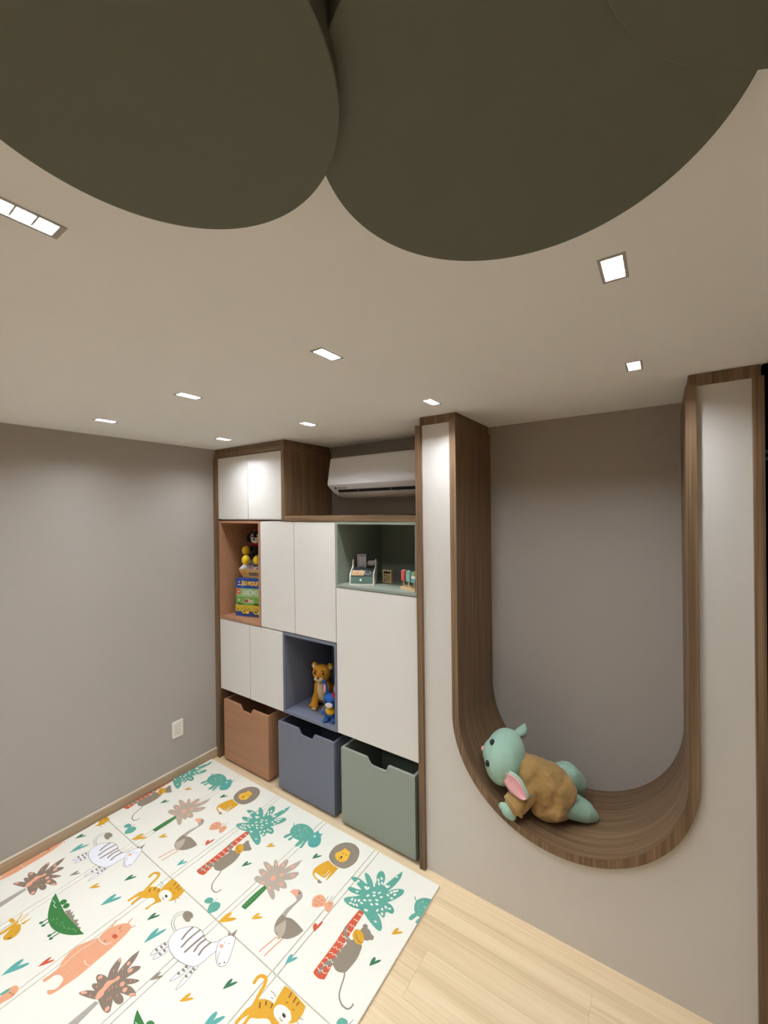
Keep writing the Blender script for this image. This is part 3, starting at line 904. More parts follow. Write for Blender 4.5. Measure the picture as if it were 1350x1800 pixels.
  ('l','taupe','1520,-430 1520,-412 1519,-396',1.4),
 ]),
 ('butterfly_print', [
  ('s','teal','1097,-780! 1078,-774 1061,-748 1071,-729 1094,-721 1111,-729 1118,-748 1109,-767'),
  ('s','teal','1029,-759 1021,-748 1028,-731 1050,-726 1061,-738 1059,-747 1043,-757'),
  ('l','taupe','1061,-734 1065,-724 1067,-712',1.4),
 ]),
 ('zebra_print', [
  ('s','white','1065,-950 1049,-985 1052,-1017 1062,-1018 1077,-989 1084,-959'),
  ('l','gray','1065,-950 1049,-985 1052,-1017 1062,-1018 1077,-989 1084,-959',1.2),
  ('s','white','1088,-963 1074,-991 1080,-1021 1087,-1020 1101,-992 1103,-968'),
  ('l','gray','1088,-963 1074,-991 1080,-1021 1087,-1020 1101,-992 1103,-968',1.2),
  ('s','white','1223,-961 1219,-992 1219,-1025 1226,-1022 1239,-993 1242,-953'),
  ('l','gray','1223,-961 1219,-992 1219,-1025 1226,-1022 1239,-993 1242,-953',1.1),
  ('s','white','1253,-947 1255,-982 1266,-1025 1273,-1025 1276,-988 1265,-932'),
  ('l','gray','1253,-947 1255,-982 1266,-1025 1273,-1025 1276,-988 1265,-932',1),
  ('p','taupe','1075,-964 1072,-968 1065,-969 1057,-967 1054,-964 1057,-961 1065,-960 1072,-961'),
  ('p','taupe','1075,-980 1072,-982 1064,-984 1057,-982 1054,-979 1057,-976 1064,-975 1072,-976'),
  ('p','taupe','1070,-997 1067,-1000 1060,-1001 1052,-1000 1049,-996 1053,-993 1060,-992 1067,-994'),
  ('p','taupe','1100,-980 1097,-983 1090,-984 1082,-983 1080,-980 1083,-976 1090,-975 1097,-977'),
  ('p','taupe','1098,-997 1094,-1000 1087,-1001 1080,-1000 1077,-997 1080,-994 1088,-993 1095,-994'),
  ('p','taupe','1239,-976 1236,-979 1229,-980 1222,-979 1220,-976 1223,-973 1230,-972 1236,-973'),
  ('p','taupe','1234,-994 1231,-996 1224,-998 1218,-996 1215,-993 1218,-990 1225,-989 1231,-991'),
  ('p','taupe','1237,-963 1234,-966 1227,-967 1220,-965 1218,-962 1221,-959 1228,-958 1234,-960'),
  ('p','taupe','1270,-964 1267,-967 1260,-968 1254,-966 1252,-963 1255,-960 1262,-959 1268,-961'),
  ('p','taupe','1269,-982 1266,-985 1260,-986 1253,-985 1251,-982 1254,-979 1261,-978 1267,-980'),
  ('p','taupe','1270,-951 1266,-954 1260,-955 1253,-954 1251,-951 1254,-948 1261,-947 1267,-948'),
  ('s','white','1073,-957 1057,-939 1050,-909 1066,-881 1092,-858 1122,-846 1155,-846 1190,-855 1221,-852 1240,-838 1251,-819! 1261,-844 1274,-858! 1270,-887 1268,-914 1264,-929 1254,-945 1225,-958 1186,-967 1151,-971 1109,-967'),
  ('l','gray','1073,-957 1057,-939 1050,-909 1066,-881 1092,-858 1122,-846 1155,-846 1190,-855 1221,-852 1240,-838 1251,-819 1261,-844 1274,-858 1270,-887 1268,-914 1264,-929 1254,-945 1225,-958 1186,-967 1151,-971 1109,-967 1073,-957',1.4),
  ('s','white','1250,-819 1257,-798 1271,-784 1292,-779! 1312,-797 1335,-829 1350,-852 1354,-873 1342,-885 1324,-887 1295,-874 1271,-856 1254,-837'),
  ('l','gray','1250,-819 1257,-798 1271,-784 1292,-779 1312,-797 1335,-829 1350,-852 1354,-873 1342,-885 1324,-887 1295,-874 1271,-856 1254,-837 1250,-819',1.2),
  ('s','taupe','1262,-793! 1246,-779! 1272,-784!'),
  ('s','taupe','1267,-782! 1272,-751! 1289,-783!'),
  ('p','pink','1283,-829 1286,-833 1286,-836 1283,-840 1278,-841 1273,-841 1268,-839 1266,-836 1266,-832 1268,-829 1273,-828 1278,-828'),
  ('p','darkbrown','1333,-877 1334,-878 1334,-880 1333,-882 1330,-883 1328,-881 1328,-879 1330,-877'),
  ('p','darkbrown','1344,-864 1346,-865 1346,-867 1344,-869 1341,-870 1340,-868 1340,-866 1341,-864'),
  ('l','gray','1289,-850 1302,-869 1318,-881',1.3),
  ('l','gray','1271,-819 1276,-819 1277,-815',1.2),
  ('l','gray','1291,-812 1296,-811 1296,-807',1.2),
  ('l','taupe','1098,-859 1099,-885 1107,-912',8.9),
  ('l','taupe','1136,-848 1132,-894 1137,-931',8.6),
  ('l','taupe','1172,-852 1169,-897 1168,-934',9.1),
  ('l','taupe','1194,-857 1190,-885 1198,-911',8.8),
  ('l','taupe','1224,-853 1221,-885 1228,-908',8.7),
  ('l','gray','1048,-915 1004,-904 978,-877 982,-852 998,-840',1.3),
  ('l','gray','1050,-907 1010,-896 990,-872 1002,-848',1.3),
  ('s','taupe','1009,-854 998,-838 1011,-827 1035,-823 1054,-831 1051,-842 1060,-849 1053,-858 1031,-859'),
 ]),
 ('cat_print', [
  ('l','mustard','726,-879 715,-845 709,-819 694,-801 673,-805 665,-818 668,-835',13.5),
  ('s','mustard','724,-891 722,-871 746,-850 783,-840 823,-847 852,-872 844,-887 836,-908 838,-930 825,-931 828,-910 828,-888 807,-884 791,-892 773,-905 752,-917 752,-936 756,-955 744,-956 739,-932 737,-914! 727,-936 724,-958 713,-957 713,-933 715,-906'),
  ('s','mustard','777,-776! 816,-773 894,-779! 901,-800 902,-824 890,-844 863,-858 826,-862 798,-851 787,-832 780,-801'),
  ('p','cream','866,-827 875,-833 879,-841 878,-849 873,-857 864,-863 852,-867 838,-868 824,-866 813,-862 804,-856 800,-848 800,-840 805,-832 815,-826 827,-822 841,-821 855,-822'),
  ('p','darkbrown','852,-840 856,-843 856,-847 852,-849 847,-849 841,-848 838,-844 838,-841 841,-839 847,-839'),
  ('l','brown','754,-880 748,-873 741,-866',5.7),
  ('l','brown','767,-861 761,-855 756,-849',5.8),
  ('l','brown','790,-856 786,-849 782,-842',5.1),
  ('l','brown','821,-796 819,-787 816,-778',5.7),
  ('l','brown','846,-798 844,-787 843,-777',5.7),
  ('l','brown','863,-797 863,-790 863,-783',5),
  ('l','brown','821,-812 829,-811 829,-807',1.9),
  ('l','brown','858,-813 865,-813 866,-809',1.9),
  ('l','brown','838,-857 852,-861 855,-855',1.8),
  ('l','gray','745,-820 760,-818 779,-822',1.6),
  ('l','gray','763,-833 769,-832 775,-832',1.6),
  ('l','gray','899,-830 910,-833 920,-838',1.5),
  ('l','gray','895,-820 906,-817 917,-814',1.5),
 ]),
 ('crocodile_print', [
  ('l','dgreen','502,-1202 502,-1216 502,-1231',6.4),
  ('p','dgreen','502,-1222 508,-1224 508,-1230 504,-1234 497,-1236 492,-1234 491,-1228 495,-1224'),
  ('l','dgreen','523,-1208 524,-1220 526,-1231',6.3),
  ('p','dgreen','526,-1221 532,-1223 532,-1228 528,-1233 521,-1235 516,-1233 515,-1227 519,-1222'),
  ('l','dgreen','605,-1203 603,-1218 601,-1233',6),
  ('p','dgreen','605,-1222 610,-1225 610,-1230 606,-1235 599,-1236 594,-1234 594,-1229 598,-1224'),
  ('l','dgreen','624,-1200 623,-1217 622,-1234',5.9),
  ('p','dgreen','626,-1223 631,-1226 632,-1230 628,-1235 621,-1237 616,-1234 615,-1230 620,-1225'),
  ('p','taupe','526,-1148! 540,-1128! 555,-1137! 559,-1126! 577,-1138! 582,-1128! 607,-1142! 625,-1128! 638,-1140! 648,-1134! 660,-1143! 678,-1137! 690,-1149! 608,-1154!'),
  ('p','green','469,-1121 478,-1125 482,-1132 480,-1140 471,-1145 460,-1147 451,-1144 446,-1136 449,-1128 458,-1123'),
  ('p','green','501,-1122 511,-1124 516,-1131 515,-1138 508,-1144 498,-1146 488,-1143 483,-1137 484,-1129 491,-1123'),
  ('s','green','376,-1137! 405,-1162 466,-1193 517,-1208 577,-1210 636,-1196 685,-1172 724,-1141! 656,-1146 568,-1150 514,-1149 452,-1144'),
  ('l','mintwhite','411,-1160 436,-1158 447,-1166 474,-1164',2.6),
  ('p','green2','536,-1201 532,-1201 526,-1200 523,-1199 527,-1198 534,-1199'),
  ('p','green2','529,-1196 526,-1194 525,-1191 527,-1189 530,-1191 531,-1194'),
  ('p','green2','543,-1185 539,-1185 535,-1182 535,-1180 540,-1181 543,-1184'),
  ('p','green2','566,-1192 563,-1193 556,-1192 553,-1191 557,-1190 563,-1190'),
  ('p','green2','591,-1187 587,-1187 582,-1185 580,-1184 584,-1184 590,-1185'),
  ('p','green2','585,-1174 584,-1176 579,-1178 575,-1178 576,-1177 581,-1174'),
  ('p','green2','586,-1173 584,-1175 578,-1176 574,-1175 576,-1174 582,-1173'),
  ('p','green2','609,-1176 608,-1178 602,-1179 598,-1179 600,-1177 605,-1176'),
  ('p','green2','624,-1180 620,-1181 614,-1181 611,-1180 614,-1178 620,-1178'),
  ('p','green2','644,-1172 640,-1173 634,-1172 631,-1171 635,-1170 641,-1170'),
  ('p','green2','637,-1172 633,-1171 630,-1168 630,-1166 634,-1167 637,-1170'),
  ('p','green2','650,-1168 646,-1168 643,-1165 643,-1163 647,-1164 650,-1166'),
  ('p','green2','665,-1162 661,-1162 655,-1161 653,-1159 657,-1159 663,-1160'),
  ('p','green2','667,-1157 664,-1158 657,-1158 654,-1157 657,-1156 664,-1156'),
  ('p','green2','685,-1158 681,-1157 676,-1155 676,-1153 680,-1154 684,-1156'),
  ('p','green2','683,-1161 679,-1160 675,-1158 675,-1156 679,-1156 683,-1159'),
 ]),
 ('salmon_animal_print', [
  ('l','pink2','835,-1012 830,-1001 826,-988',5.6),
  ('l','pink2','865,-1014 869,-1004 872,-996',5),
  ('l','salmon','792,-1064 784,-1049 774,-1033',6),
  ('s','salmon','800,-1044 818,-1021 843,-1007 866,-1012 878,-1033 885,-1067 891,-1116 894,-1170 897,-1221 891,-1267 886,-1297 878,-1312 862,-1314 855,-1308 874,-1293 872,-1275 859,-1261 832,-1262 813,-1275 812,-1292 808,-1308! 792,-1308! 795,-1280 792,-1253 773,-1236 759,-1205 759,-1173 777,-1139 793,-1112 789,-1097 787,-1070'),
  ('l','cream','793,-1112 822,-1114 853,-1106 863,-1088',2.6),
  ('l','cream','849,-1185 870,-1187 888,-1182',2),
  ('l','cream','799,-1248 787,-1191 798,-1122',1.7),
  ('p','rednose','858,-1063 862,-1067 862,-1072 855,-1076 846,-1078 838,-1077 833,-1072 834,-1067 840,-1063 849,-1062'),
  ('l','brown','821,-1042 830,-1042 822,-1032',2.3),
  ('l','brown','847,-1048 845,-1044 845,-1038',2.2),
  ('l','brown','828,-1105 837,-1104 829,-1096',2.2),
 ]),
 ('giraffe_print', [
  ('l','mustard','406,-1369 411,-1334 405,-1292',16.5),
  ('s','mustard','442,-1345 429,-1331 413,-1301 430,-1284 462,-1292 478,-1310 477,-1332 460,-1346'),
  ('p','mustard','393,-1294 396,-1298 391,-1303 380,-1307 367,-1308 358,-1306 355,-1301 360,-1296 370,-1293 383,-1292'),
  ('s','mustard','426,-1284! 434,-1242! 442,-1276!'),
  ('l','mustard','400,-1286 384,-1273 372,-1262',4.5),
  ('l','mustard','413,-1280 404,-1262 401,-1246',4.6),
  ('p','brown','475,-1323 476,-1325 473,-1331 468,-1336 463,-1338 462,-1336 465,-1330 470,-1325'),
 ]),
 ('bird_print', [
  ('s','salmon','729,-1421 721,-1400 722,-1380 738,-1370 760,-1376 768,-1395 761,-1418 755,-1439'),
  ('s','teal','712,-1430 714,-1417 716,-1399 723,-1387 731,-1402 722,-1419'),
  ('l','brown','737,-1396 745,-1394 743,-1389',1.9),
  ('l','brown','754,-1393 760,-1391 756,-1387',1.9),
 ]),
 ('palm_tree_print', [
  ('p','gray2','1050,-1221! 1068,-1216! 1078,-1287! 1084,-1349! 1051,-1371! 1047,-1308!'),
  ('s','brownp','1054,-1214! 1025,-1228 990,-1241 970,-1246 968,-1239 984,-1223 1009,-1208! 984,-1208 976,-1201 989,-1191! 963,-1186 957,-1175 980,-1163 1000,-1160! 981,-1144 968,-1124 962,-1097 983,-1103 1004,-1121 1014,-1130! 1004,-1103 996,-1068 999,-1037! 1019,-1060 1032,-1088 1038,-1105! 1042,-1083 1068,-1066 1076,-1077 1070,-1102 1065,-1120! 1090,-1105 1118,-1093 1112,-1109 1092,-1129! 1115,-1122 1145,-1121 1162,-1126! 1146,-1139 1121,-1148 1100,-1156! 1125,-1156 1142,-1164 1136,-1177 1115,-1182 1100,-1181! 1117,-1192 1133,-1205 1125,-1215 1097,-1218 1065,-1215'),
  ('s','pink','1039,-1217 1026,-1204 1023,-1186 1014,-1166 1029,-1149 1031,-1132 1045,-1135 1039,-1159 1042,-1177 1044,-1188 1053,-1195 1053,-1214'),
  ('p','pink','977,-1168 981,-1169 983,-1173 981,-1178 977,-1182 972,-1183 967,-1181 966,-1177 967,-1173 971,-1169'),
  ('p','pink','976,-1102 977,-1105 976,-1108 972,-1108 968,-1107 965,-1104 964,-1101 965,-1098 969,-1097 973,-1099'),
  ('p','pink','1023,-1087 1024,-1091 1021,-1094 1017,-1095 1012,-1093 1008,-1089 1008,-1085 1010,-1082 1015,-1081 1020,-1083'),
  ('p','pink','1051,-1087 1055,-1089 1058,-1094 1056,-1100 1052,-1105 1047,-1106 1043,-1104 1041,-1100 1042,-1094 1046,-1089'),
  ('p','pink','1074,-1129 1080,-1130 1084,-1134 1085,-1139 1081,-1144 1076,-1146 1069,-1145 1065,-1141 1064,-1136 1068,-1131'),
  ('p','pink','1104,-1133 1109,-1134 1113,-1138 1114,-1143 1111,-1147 1105,-1149 1100,-1148 1096,-1145 1095,-1140 1098,-1135'),
  ('p','pink','1155,-1123 1156,-1126 1154,-1131 1148,-1137 1141,-1141 1135,-1142 1134,-1139 1136,-1134 1143,-1128 1150,-1124'),
  ('p','pink','1114,-1199 1119,-1200 1123,-1203 1125,-1208 1123,-1213 1118,-1215 1113,-1214 1109,-1211 1108,-1206 1110,-1201'),
  ('p','pink','993,-1227 994,-1230 990,-1234 984,-1239 976,-1242 971,-1242 970,-1239 973,-1235 980,-1230 987,-1227'),
  ('p','pink2','1055,-1175 1057,-1179 1056,-1180 1051,-1176 1049,-1172 1051,-1172'),
  ('p','pink2','1056,-1164 1059,-1169 1057,-1169 1053,-1166 1050,-1161 1052,-1161'),
  ('p','pink2','1066,-1154 1069,-1159 1067,-1159 1063,-1156 1060,-1151 1062,-1151'),
  ('p','pink2','996,-1134 999,-1138 997,-1139 992,-1135 990,-1130 992,-1130'),
  ('p','pink2','1020,-1111 1022,-1116 1020,-1116 1016,-1112 1013,-1108 1015,-1107'),
  ('p','pink2','1085,-1193 1088,-1197 1086,-1197 1082,-1194 1079,-1190 1081,-1189'),
  ('p','pink2','1090,-1184 1092,-1188 1090,-1188 1086,-1185 1084,-1181 1086,-1180'),
  ('p','pink2','1103,-1167 1105,-1171 1104,-1172 1099,-1168 1097,-1164 1099,-1163'),
  ('p','pink2','1003,-1196 1006,-1201 1004,-1201 1000,-1198 997,-1194 999,-1193'),
  ('p','pink2','1017,-1224 1019,-1228 1017,-1229 1013,-1226 1010,-1222 1012,-1221'),
  ('p','pink2','1093,-1114 1096,-1118 1094,-1118 1089,-1115 1087,-1110 1089,-1110'),
  ('p','pink2','1105,-1104 1107,-1108 1105,-1109 1101,-1105 1099,-1101 1101,-1100'),
 ]),
]
HEARTS = [
 ('dgreen',(1011,-537),(1010,-500),(1036,-495)),
 ('mustard',(1018,-383),(1026,-345),(1051,-349)),
 ('dgreen',(1286,-297),(1285,-260),(1312,-256)),
 ('mustard',(1284,-688),(1291,-651),(1318,-656)),
 ('red',(1564,-570),(1541,-543),(1563,-519)),
 ('teal2',(1556,-731),(1550,-692),(1577,-688)),
 ('dgreen',(891,-956),(888,-918),(914,-913)),
 ('teal2',(984,-1014),(970,-951),(1003,-933)),
 ('mustard',(1171,-782),(1180,-724),(1221,-728)),
 ('dgreen',(1421,-928),(1419,-888),(1445,-883)),
 ('taupe',(1152,-1071),(1157,-1033),(1178,-1035)),
 ('teal2',(634,-1396),(628,-1331),(668,-1322)),
 ('red',(717,-1302),(716,-1261),(740,-1257)),
 ('mustard',(483,-1036),(492,-998),(516,-1002)),
 ('green',(826,-1216),(812,-1158),(848,-1144)),
 ('teal2',(633,-1044),(629,-980),(666,-972)),
]
PAL = dict(teal=(98, 166, 148), teal2=(94, 168, 160), darkteal=(50, 100, 92), mintwhite=(200, 226, 212), red=(208, 92, 62), rednose=(206, 92, 66),
    taupe=(146, 133, 117), taupe2=(166, 152, 136), ltaupe=(183, 168, 152), ltaupe2=(172, 160, 146), brownp=(138, 121, 106), brown=(136, 92, 34), brownspot=(176, 120, 90),
    darkbrown=(78, 62, 52), mustard=(218, 163, 48), yellow=(240, 186, 66), green=(62, 124, 66), green2=(120, 170, 110), dgreen=(62, 116, 82), gray=(140, 132, 126), gray2=(172, 164, 154),
    salmon=(228, 164, 128), pink=(236, 168, 140), pink2=(222, 148, 122), cream=(236, 233, 221), white=(236, 236, 241))
def ink(n):
    return mat('ink_' + n, PAL[n], 0.6, 0.25, bump=0.1, bscale=260, vary=0.05, vscale=160)

def smooth_loop(pts):
    """closed curve through the points; marked points stay corners"""
    n = len(pts)
    out = []
    for i in range(n):
        p0, p1, p2, p3 = pts[i - 1], pts[i], pts[(i + 1) % n], pts[(i + 2) % n]
        a, b_, c, d = Vector(p0[:2]), Vector(p1[:2]), Vector(p2[:2]), Vector(p3[:2])
        if p1[2]:
            a = b_ - (c - b_)
        if p2[2]:
            d = c + (c - b_)
        for k in range(4):
            t_ = k / 4
            out.append(0.5 * ((2 * b_) + (c - a) * t_ + (2 * a - 5 * b_ + 4 * c - d) * t_ ** 2 + (3 * b_ - a - 3 * c + d) * t_ ** 3))
    return out

def smooth_line(pts):
    v = [Vector(q[:2]) for q in pts]
    v = [2 * v[0] - v[1]] + v + [2 * v[-1] - v[-2]]
    out = []
    for i in range(1, len(v) - 2):
        a, b_, c, d = v[i - 1:i + 3]
        for k in range(5):
            t_ = k / 5
            out.append(0.5 * ((2 * b_) + (c - a) * t_ + (2 * a - 5 * b_ + 4 * c - d) * t_ ** 2 + (3 * b_ - a - 3 * c + d) * t_ ** 3))
    out.append(v[-2])
    return out

def ngon(bm, pts, z, mi):
    """filled outline, cut into triangles (copes with outlines that touch themselves)"""
    from mathutils.geometry import delaunay_2d_cdt
    P = [Vector((q[0], q[1])) * 100.0 for q in pts]
    vo, _, fo, _, _, _ = delaunay_2d_cdt(P, [], [list(range(len(P)))], 1, 1e-5)
    vs = [bm.verts.new((q[0] / 100.0, q[1] / 100.0, z)) for q in vo]
    for tri in fo:
        bm.faces.new([vs[k] for k in tri]).material_index = mi

def ribbon(bm, pts, w, z, mi):
    n = len(pts)
    L = []
    for i, q in enumerate(pts):
        d = pts[min(i + 1, n - 1)] - pts[max(i - 1, 0)]
        d = d.normalized() if d.length > 1e-9 else Vector((1, 0))
        nn = Vector((-d.y, d.x)) * w / 2
        L.append((q + nn, q - nn))
    vs = [(bm.verts.new((a.x, a.y, z)), bm.verts.new((b_.x, b_.y, z))) for a, b_ in L]
    for i in range(n - 1):
        bm.faces.new((vs[i][0], vs[i][1], vs[i + 1][1], vs[i + 1][0])).material_index = mi
    # rounded ends
    if w > 0.006:
        for q, d0 in ((pts[0], pts[0] - pts[1]), (pts[-1], pts[-1] - pts[-2])):
            a0 = math.atan2(d0.y, d0.x)
            fan = [bm.verts.new((q.x + w / 2 * math.cos(a0 + a), q.y + w / 2 * math.sin(a0 + a), z)) for a in [math.pi * (k / 6 - 0.5) for k in range(7)]]
            bm.faces.new(fan).material_index = mi

def clip_to_mat(bm):
    for co, no in (((MX0 + 0.001, 0, 0), (-1, 0, 0)), ((MX1 - 0.001, 0, 0), (1, 0, 0)), ((0, MY0 + 0.001, 0), (0, -1, 0)), ((0, MY1 - 0.001, 0), (0, 1, 0))):
        bmesh.ops.bisect_plane(bm, geom=bm.verts[:] + bm.edges[:] + bm.faces[:], plane_co=co, plane_no=no, clear_outer=True)

def parse(s_):
    out = []
    for q in s_.split():
        c = q.endswith('!')
        a, b_ = q.rstrip('!').split(',')
        out.append((float(a) / 1000, float(b_) / 1000, 1 if c else 0))
    return out

PERIOD = (0.836, -0.0085)
def print_motif(name, shapes, dx, dy):
    bm = bmesh.new()
    cols = []
    for li, sh in enumerate(shapes):
        if sh[1] not in cols:
            cols.append(sh[1])
        mi = cols.index(sh[1])
        z = MZ + 0.0002 + 0.00006 * li
        raw = [(x + dx, y + dy, c) for x, y, c in parse(sh[2])]
        if sh[0] == 's':
            ngon(bm, smooth_loop(raw), z, mi)
        elif sh[0] == 'p':
            ngon(bm, [Vector(q[:2]) for q in raw], z, mi)
        else:
            ribbon(bm, smooth_line(raw), max(0.0022, sh[3] / 1000), z, mi)
    clip_to_mat(bm)
    if len(bm.faces) == 0:
        bm.free()
        return
    for f in bm.faces:
        if f.normal.z < 0:
            f.normal_flip()
    me_off = ROOT_LOC[mt_root.name]
    bmesh.ops.translate(bm, verts=bm.verts[:], vec=-me_off)
    me = bpy.data.meshes.new(name)
    bm.to_mesh(me)
    bm.free()
    for c in cols:
        me.materials.append(ink(c))
    o = bpy.data.objects.new(name, me)
    COL.objects.link(o)
    o.parent = mt_root

def heart_shape(T, A, B):
    T, A, B = (Vector((q[0] / 1000, q[1] / 1000)) for q in (T, A, B))
    mid = (A + B) / 2
    notch = T.lerp(mid, 0.68)
    oa, ob = (A - mid) * 0.42, (B - mid) * 0.42
    ta, tb = (A - T) * 0.05, (B - T) * 0.05
    c = [(T, 1), (T.lerp(A, 0.42) + oa * 0.8, 0), (T.lerp(A, 0.78) + oa, 0), (A + oa * 0.3 + ta, 0), (A - oa * 0.75 + ta, 0), (A.lerp(notch, 0.5) - oa * 0.7, 0), (notch, 1),
         (B.lerp(notch, 0.5) - ob * 0.7, 0), (B - ob * 0.75 + tb, 0), (B + ob * 0.3 + tb, 0), (T.lerp(B, 0.78) + ob, 0), (T.lerp(B, 0.42) + ob * 0.8, 0)]
    return ' '.join('%.2f,%.2f%s' % (q.x * 1000, q.y * 1000, '!' if k else '') for q, k in c)

for k in (-1, 0, 1, 2):
    for nm, shapes in MOTIFS:
        print_motif(nm, shapes, k * PERIOD[0], k * PERIOD[1])
    for col, T, A, B in HEARTS:
        print_motif('heart_print', [('s', col, heart_shape(T, A, B))], k * PERIOD[0], k * PERIOD[1])
for k in (-2,):
    for nm, shapes in MOTIFS:
        print_motif(nm, shapes, k * PERIOD[0], k * PERIOD[1])

# ------------------------------------------------------------------ toys in the sage cubby
ZF = 1.428
CREAM = mat('toy_cream', (228, 222, 208), 0.5)
TGREEN = mat('toy_green', (104, 132, 120), 0.5)
TWOOD = wood('toy_pine', (200, 168, 120), (214, 184, 138), (226, 198, 154), 0, fine=2.0)
CARDW = mat('receipt_paper', (196, 192, 200), 0.7)
INKD = mat('print_dark', (60, 60, 62), 0.7)
KEYS = mat('toy_dark_slate', (60, 70, 72), 0.5)
COIN = mat('toy_blush', (222, 176, 152), 0.5)
t = thing('toy_cash_register', (1.312, 0.012, ZF), 'wooden toy cash register with green drawer, receipt and paper roll', 'toy register', rz=math.radians(27.8))
prof = [(0, 0), (0, 0.06), (0.008, 0.066), (0.095, 0.1), (0.1, 0.136), (0.106, 0.14), (0.116, 0.14), (0.12, 0.136), (0.15, 0.095), (0.15, 0)]
for x in (0.0, 0.14):
    bm = bmesh.new()
    prism(bm, prof, 0, x, x + 0.008)
    obj('side_panel', bm, CREAM, t, world=False, bevel=0.001)
box('base', t, 0.008, 0.14, 0.002, 0.148, 0.0, 0.009, CREAM, world=False)
d = box('drawer', t, 0.0095, 0.1385, 0.003, 0.13, 0.0105, 0.052, TGREEN, 0.001, world=False)
bm = bmesh.new()
ellipsoid(bm, (0.068, -0.004, 0.032), (0.0085, 0.007, 0.0085))
obj('knob', bm, CREAM, d, world=False, smooth=True)
bm = bmesh.new()
prism(bm, [(0.003, 0.0535), (0.003, 0.056), (0.09, 0.09), (0.148, 0.09), (0.148, 0.0535)], 0, 0.0085, 0.1395)
obj('sloped_top', bm, KEYS, t, world=False)
def on_slope(name, x0, x1, a, b_, hh, mt):
    """block lying on the sloped top between fractions a and b"""
    def pt(f, o_):
        yy, zz = 0.003 + 0.087 * f, 0.056 + 0.034 * f
        return (yy - 0.365 * o_, zz + 0.93 * o_)
    bm = bmesh.new()
    prism(bm, [pt(a, 0.0001), pt(b_, 0.0001), pt(b_, hh), pt(a, hh)], 0, x0, x1)
    return obj(name, bm, mt, t, world=False)
on_slope('coin_tray', 0.011, 0.085, 0.03, 0.62, 0.003, TWOOD)
for k in range(3):
    on_slope('coin_slot', 0.018 + 0.021 * k, 0.027 + 0.021 * k, 0.16, 0.6, 0.0075, COIN)
bm = bmesh.new()
b2 = [(0.108 + 0.022 * math.cos(a), 0.028 + 0.02 * math.sin(a)) for a in [math.pi * 2 * k / 24 for k in range(24)]]
lo = [bm.verts.new((x, y, 0.056 + 0.034 * (y - 0.003) / 0.087 + 0.0002)) for x, y in b2]
hi = [bm.verts.new((x, y - 0.0015, 0.056 + 0.034 * (y - 0.003) / 0.087 + 0.006)) for x, y in b2]
bm.faces.new(lo[::-1]); bm.faces.new(hi)
for k in range(24):
    bm.faces.new((lo[k], lo[(k + 1) % 24], hi[(k + 1) % 24], hi[k]))
obj('scanner', bm, mat('toy_grey', (128, 132, 130), 0.5), t, world=False)
for k in range(9):
    x, y = 0.1 + 0.008 * (k % 3), 0.019 + 0.008 * (k // 3)
    z = 0.056 + 0.034 * (y - 0.003) / 0.087 + 0.0062
    bm = bmesh.new()
    bx(bm, x - 0.0028, x + 0.0028, y - 0.004, y + 0.0015, z - 0.0015, z + 0.0015)
    obj('key', bm, BLACK, t, world=False)
card = box('receipt_card', t, 0.03, 0.085, 0.104, 0.1065, 0.0905, 0.172, CARDW, 0.0006, world=False)
for z, a, b_, th in ((0.163, 0.035, 0.08, 0.005), (0.096, 0.034, 0.074, 0.004)):
    box('print_bar', card, a, b_, 0.1034, 0.1041, z - th / 2, z + th / 2, INKD, world=False)
for k in range(4):
    z = 0.15 - 0.0135 * k
    box('print_icon', card, 0.035, 0.042, 0.1034, 0.1041, z - 0.003, z + 0.003, INKD, world=False)
    box('print_line', card, 0.05, 0.078, 0.1034, 0.1041, z - 0.0013, z + 0.0013, mat('print_grey', (130, 128, 132), 0.7), world=False)
bm = bmesh.new()
disc(bm, 0.112, 0.118, 0.0155, 0.098, 0.1365, 28, 'x')
obj('paper_roll', bm, CARDW, t, world=False)
bm = bmesh.new()
disc(bm, 0.112, 0.118, 0.003, 0.0875, 0.153, 12, 'x')
obj('roll_axle', bm, TWOOD, t, world=False)
bm = bmesh.new()
ellipsoid(bm, (0.157, 0.112, 0.118), (0.006, 0.007, 0.007))
obj('crank_knob', bm, mat('toy_grey', (128, 132, 130)), t, world=False, smooth=True)

t = thing('toy_card_reader', (1.46, 0.2, ZF), 'small pale wooden toy card reader with dark display beside the cash register', 'toy card reader', rz=math.radians(6))
box('body', t, -0.031, 0.031, -0.011, 0.011, 0.0, 0.078, TWOOD, 0.002, world=False)
box('display', t, -0.022, 0.022, -0.0122, -0.0112, 0.058, 0.07, BLACK, world=False)
for r_ in range(4):
    for c_ in range(3):
        box('button', t, -0.02 + 0.0145 * c_, -0.0095 + 0.0145 * c_, -0.0122, -0.0112, 0.044 - 0.011 * r_, 0.0505 - 0.011 * r_, mat('button_brown', (150, 122, 92)) if (r_ + c_) % 3 else INKD, world=False)
box('card_slot', t, -0.012, 0.012, -0.002, 0.002, 0.0772, 0.0785, BLACK, world=False)

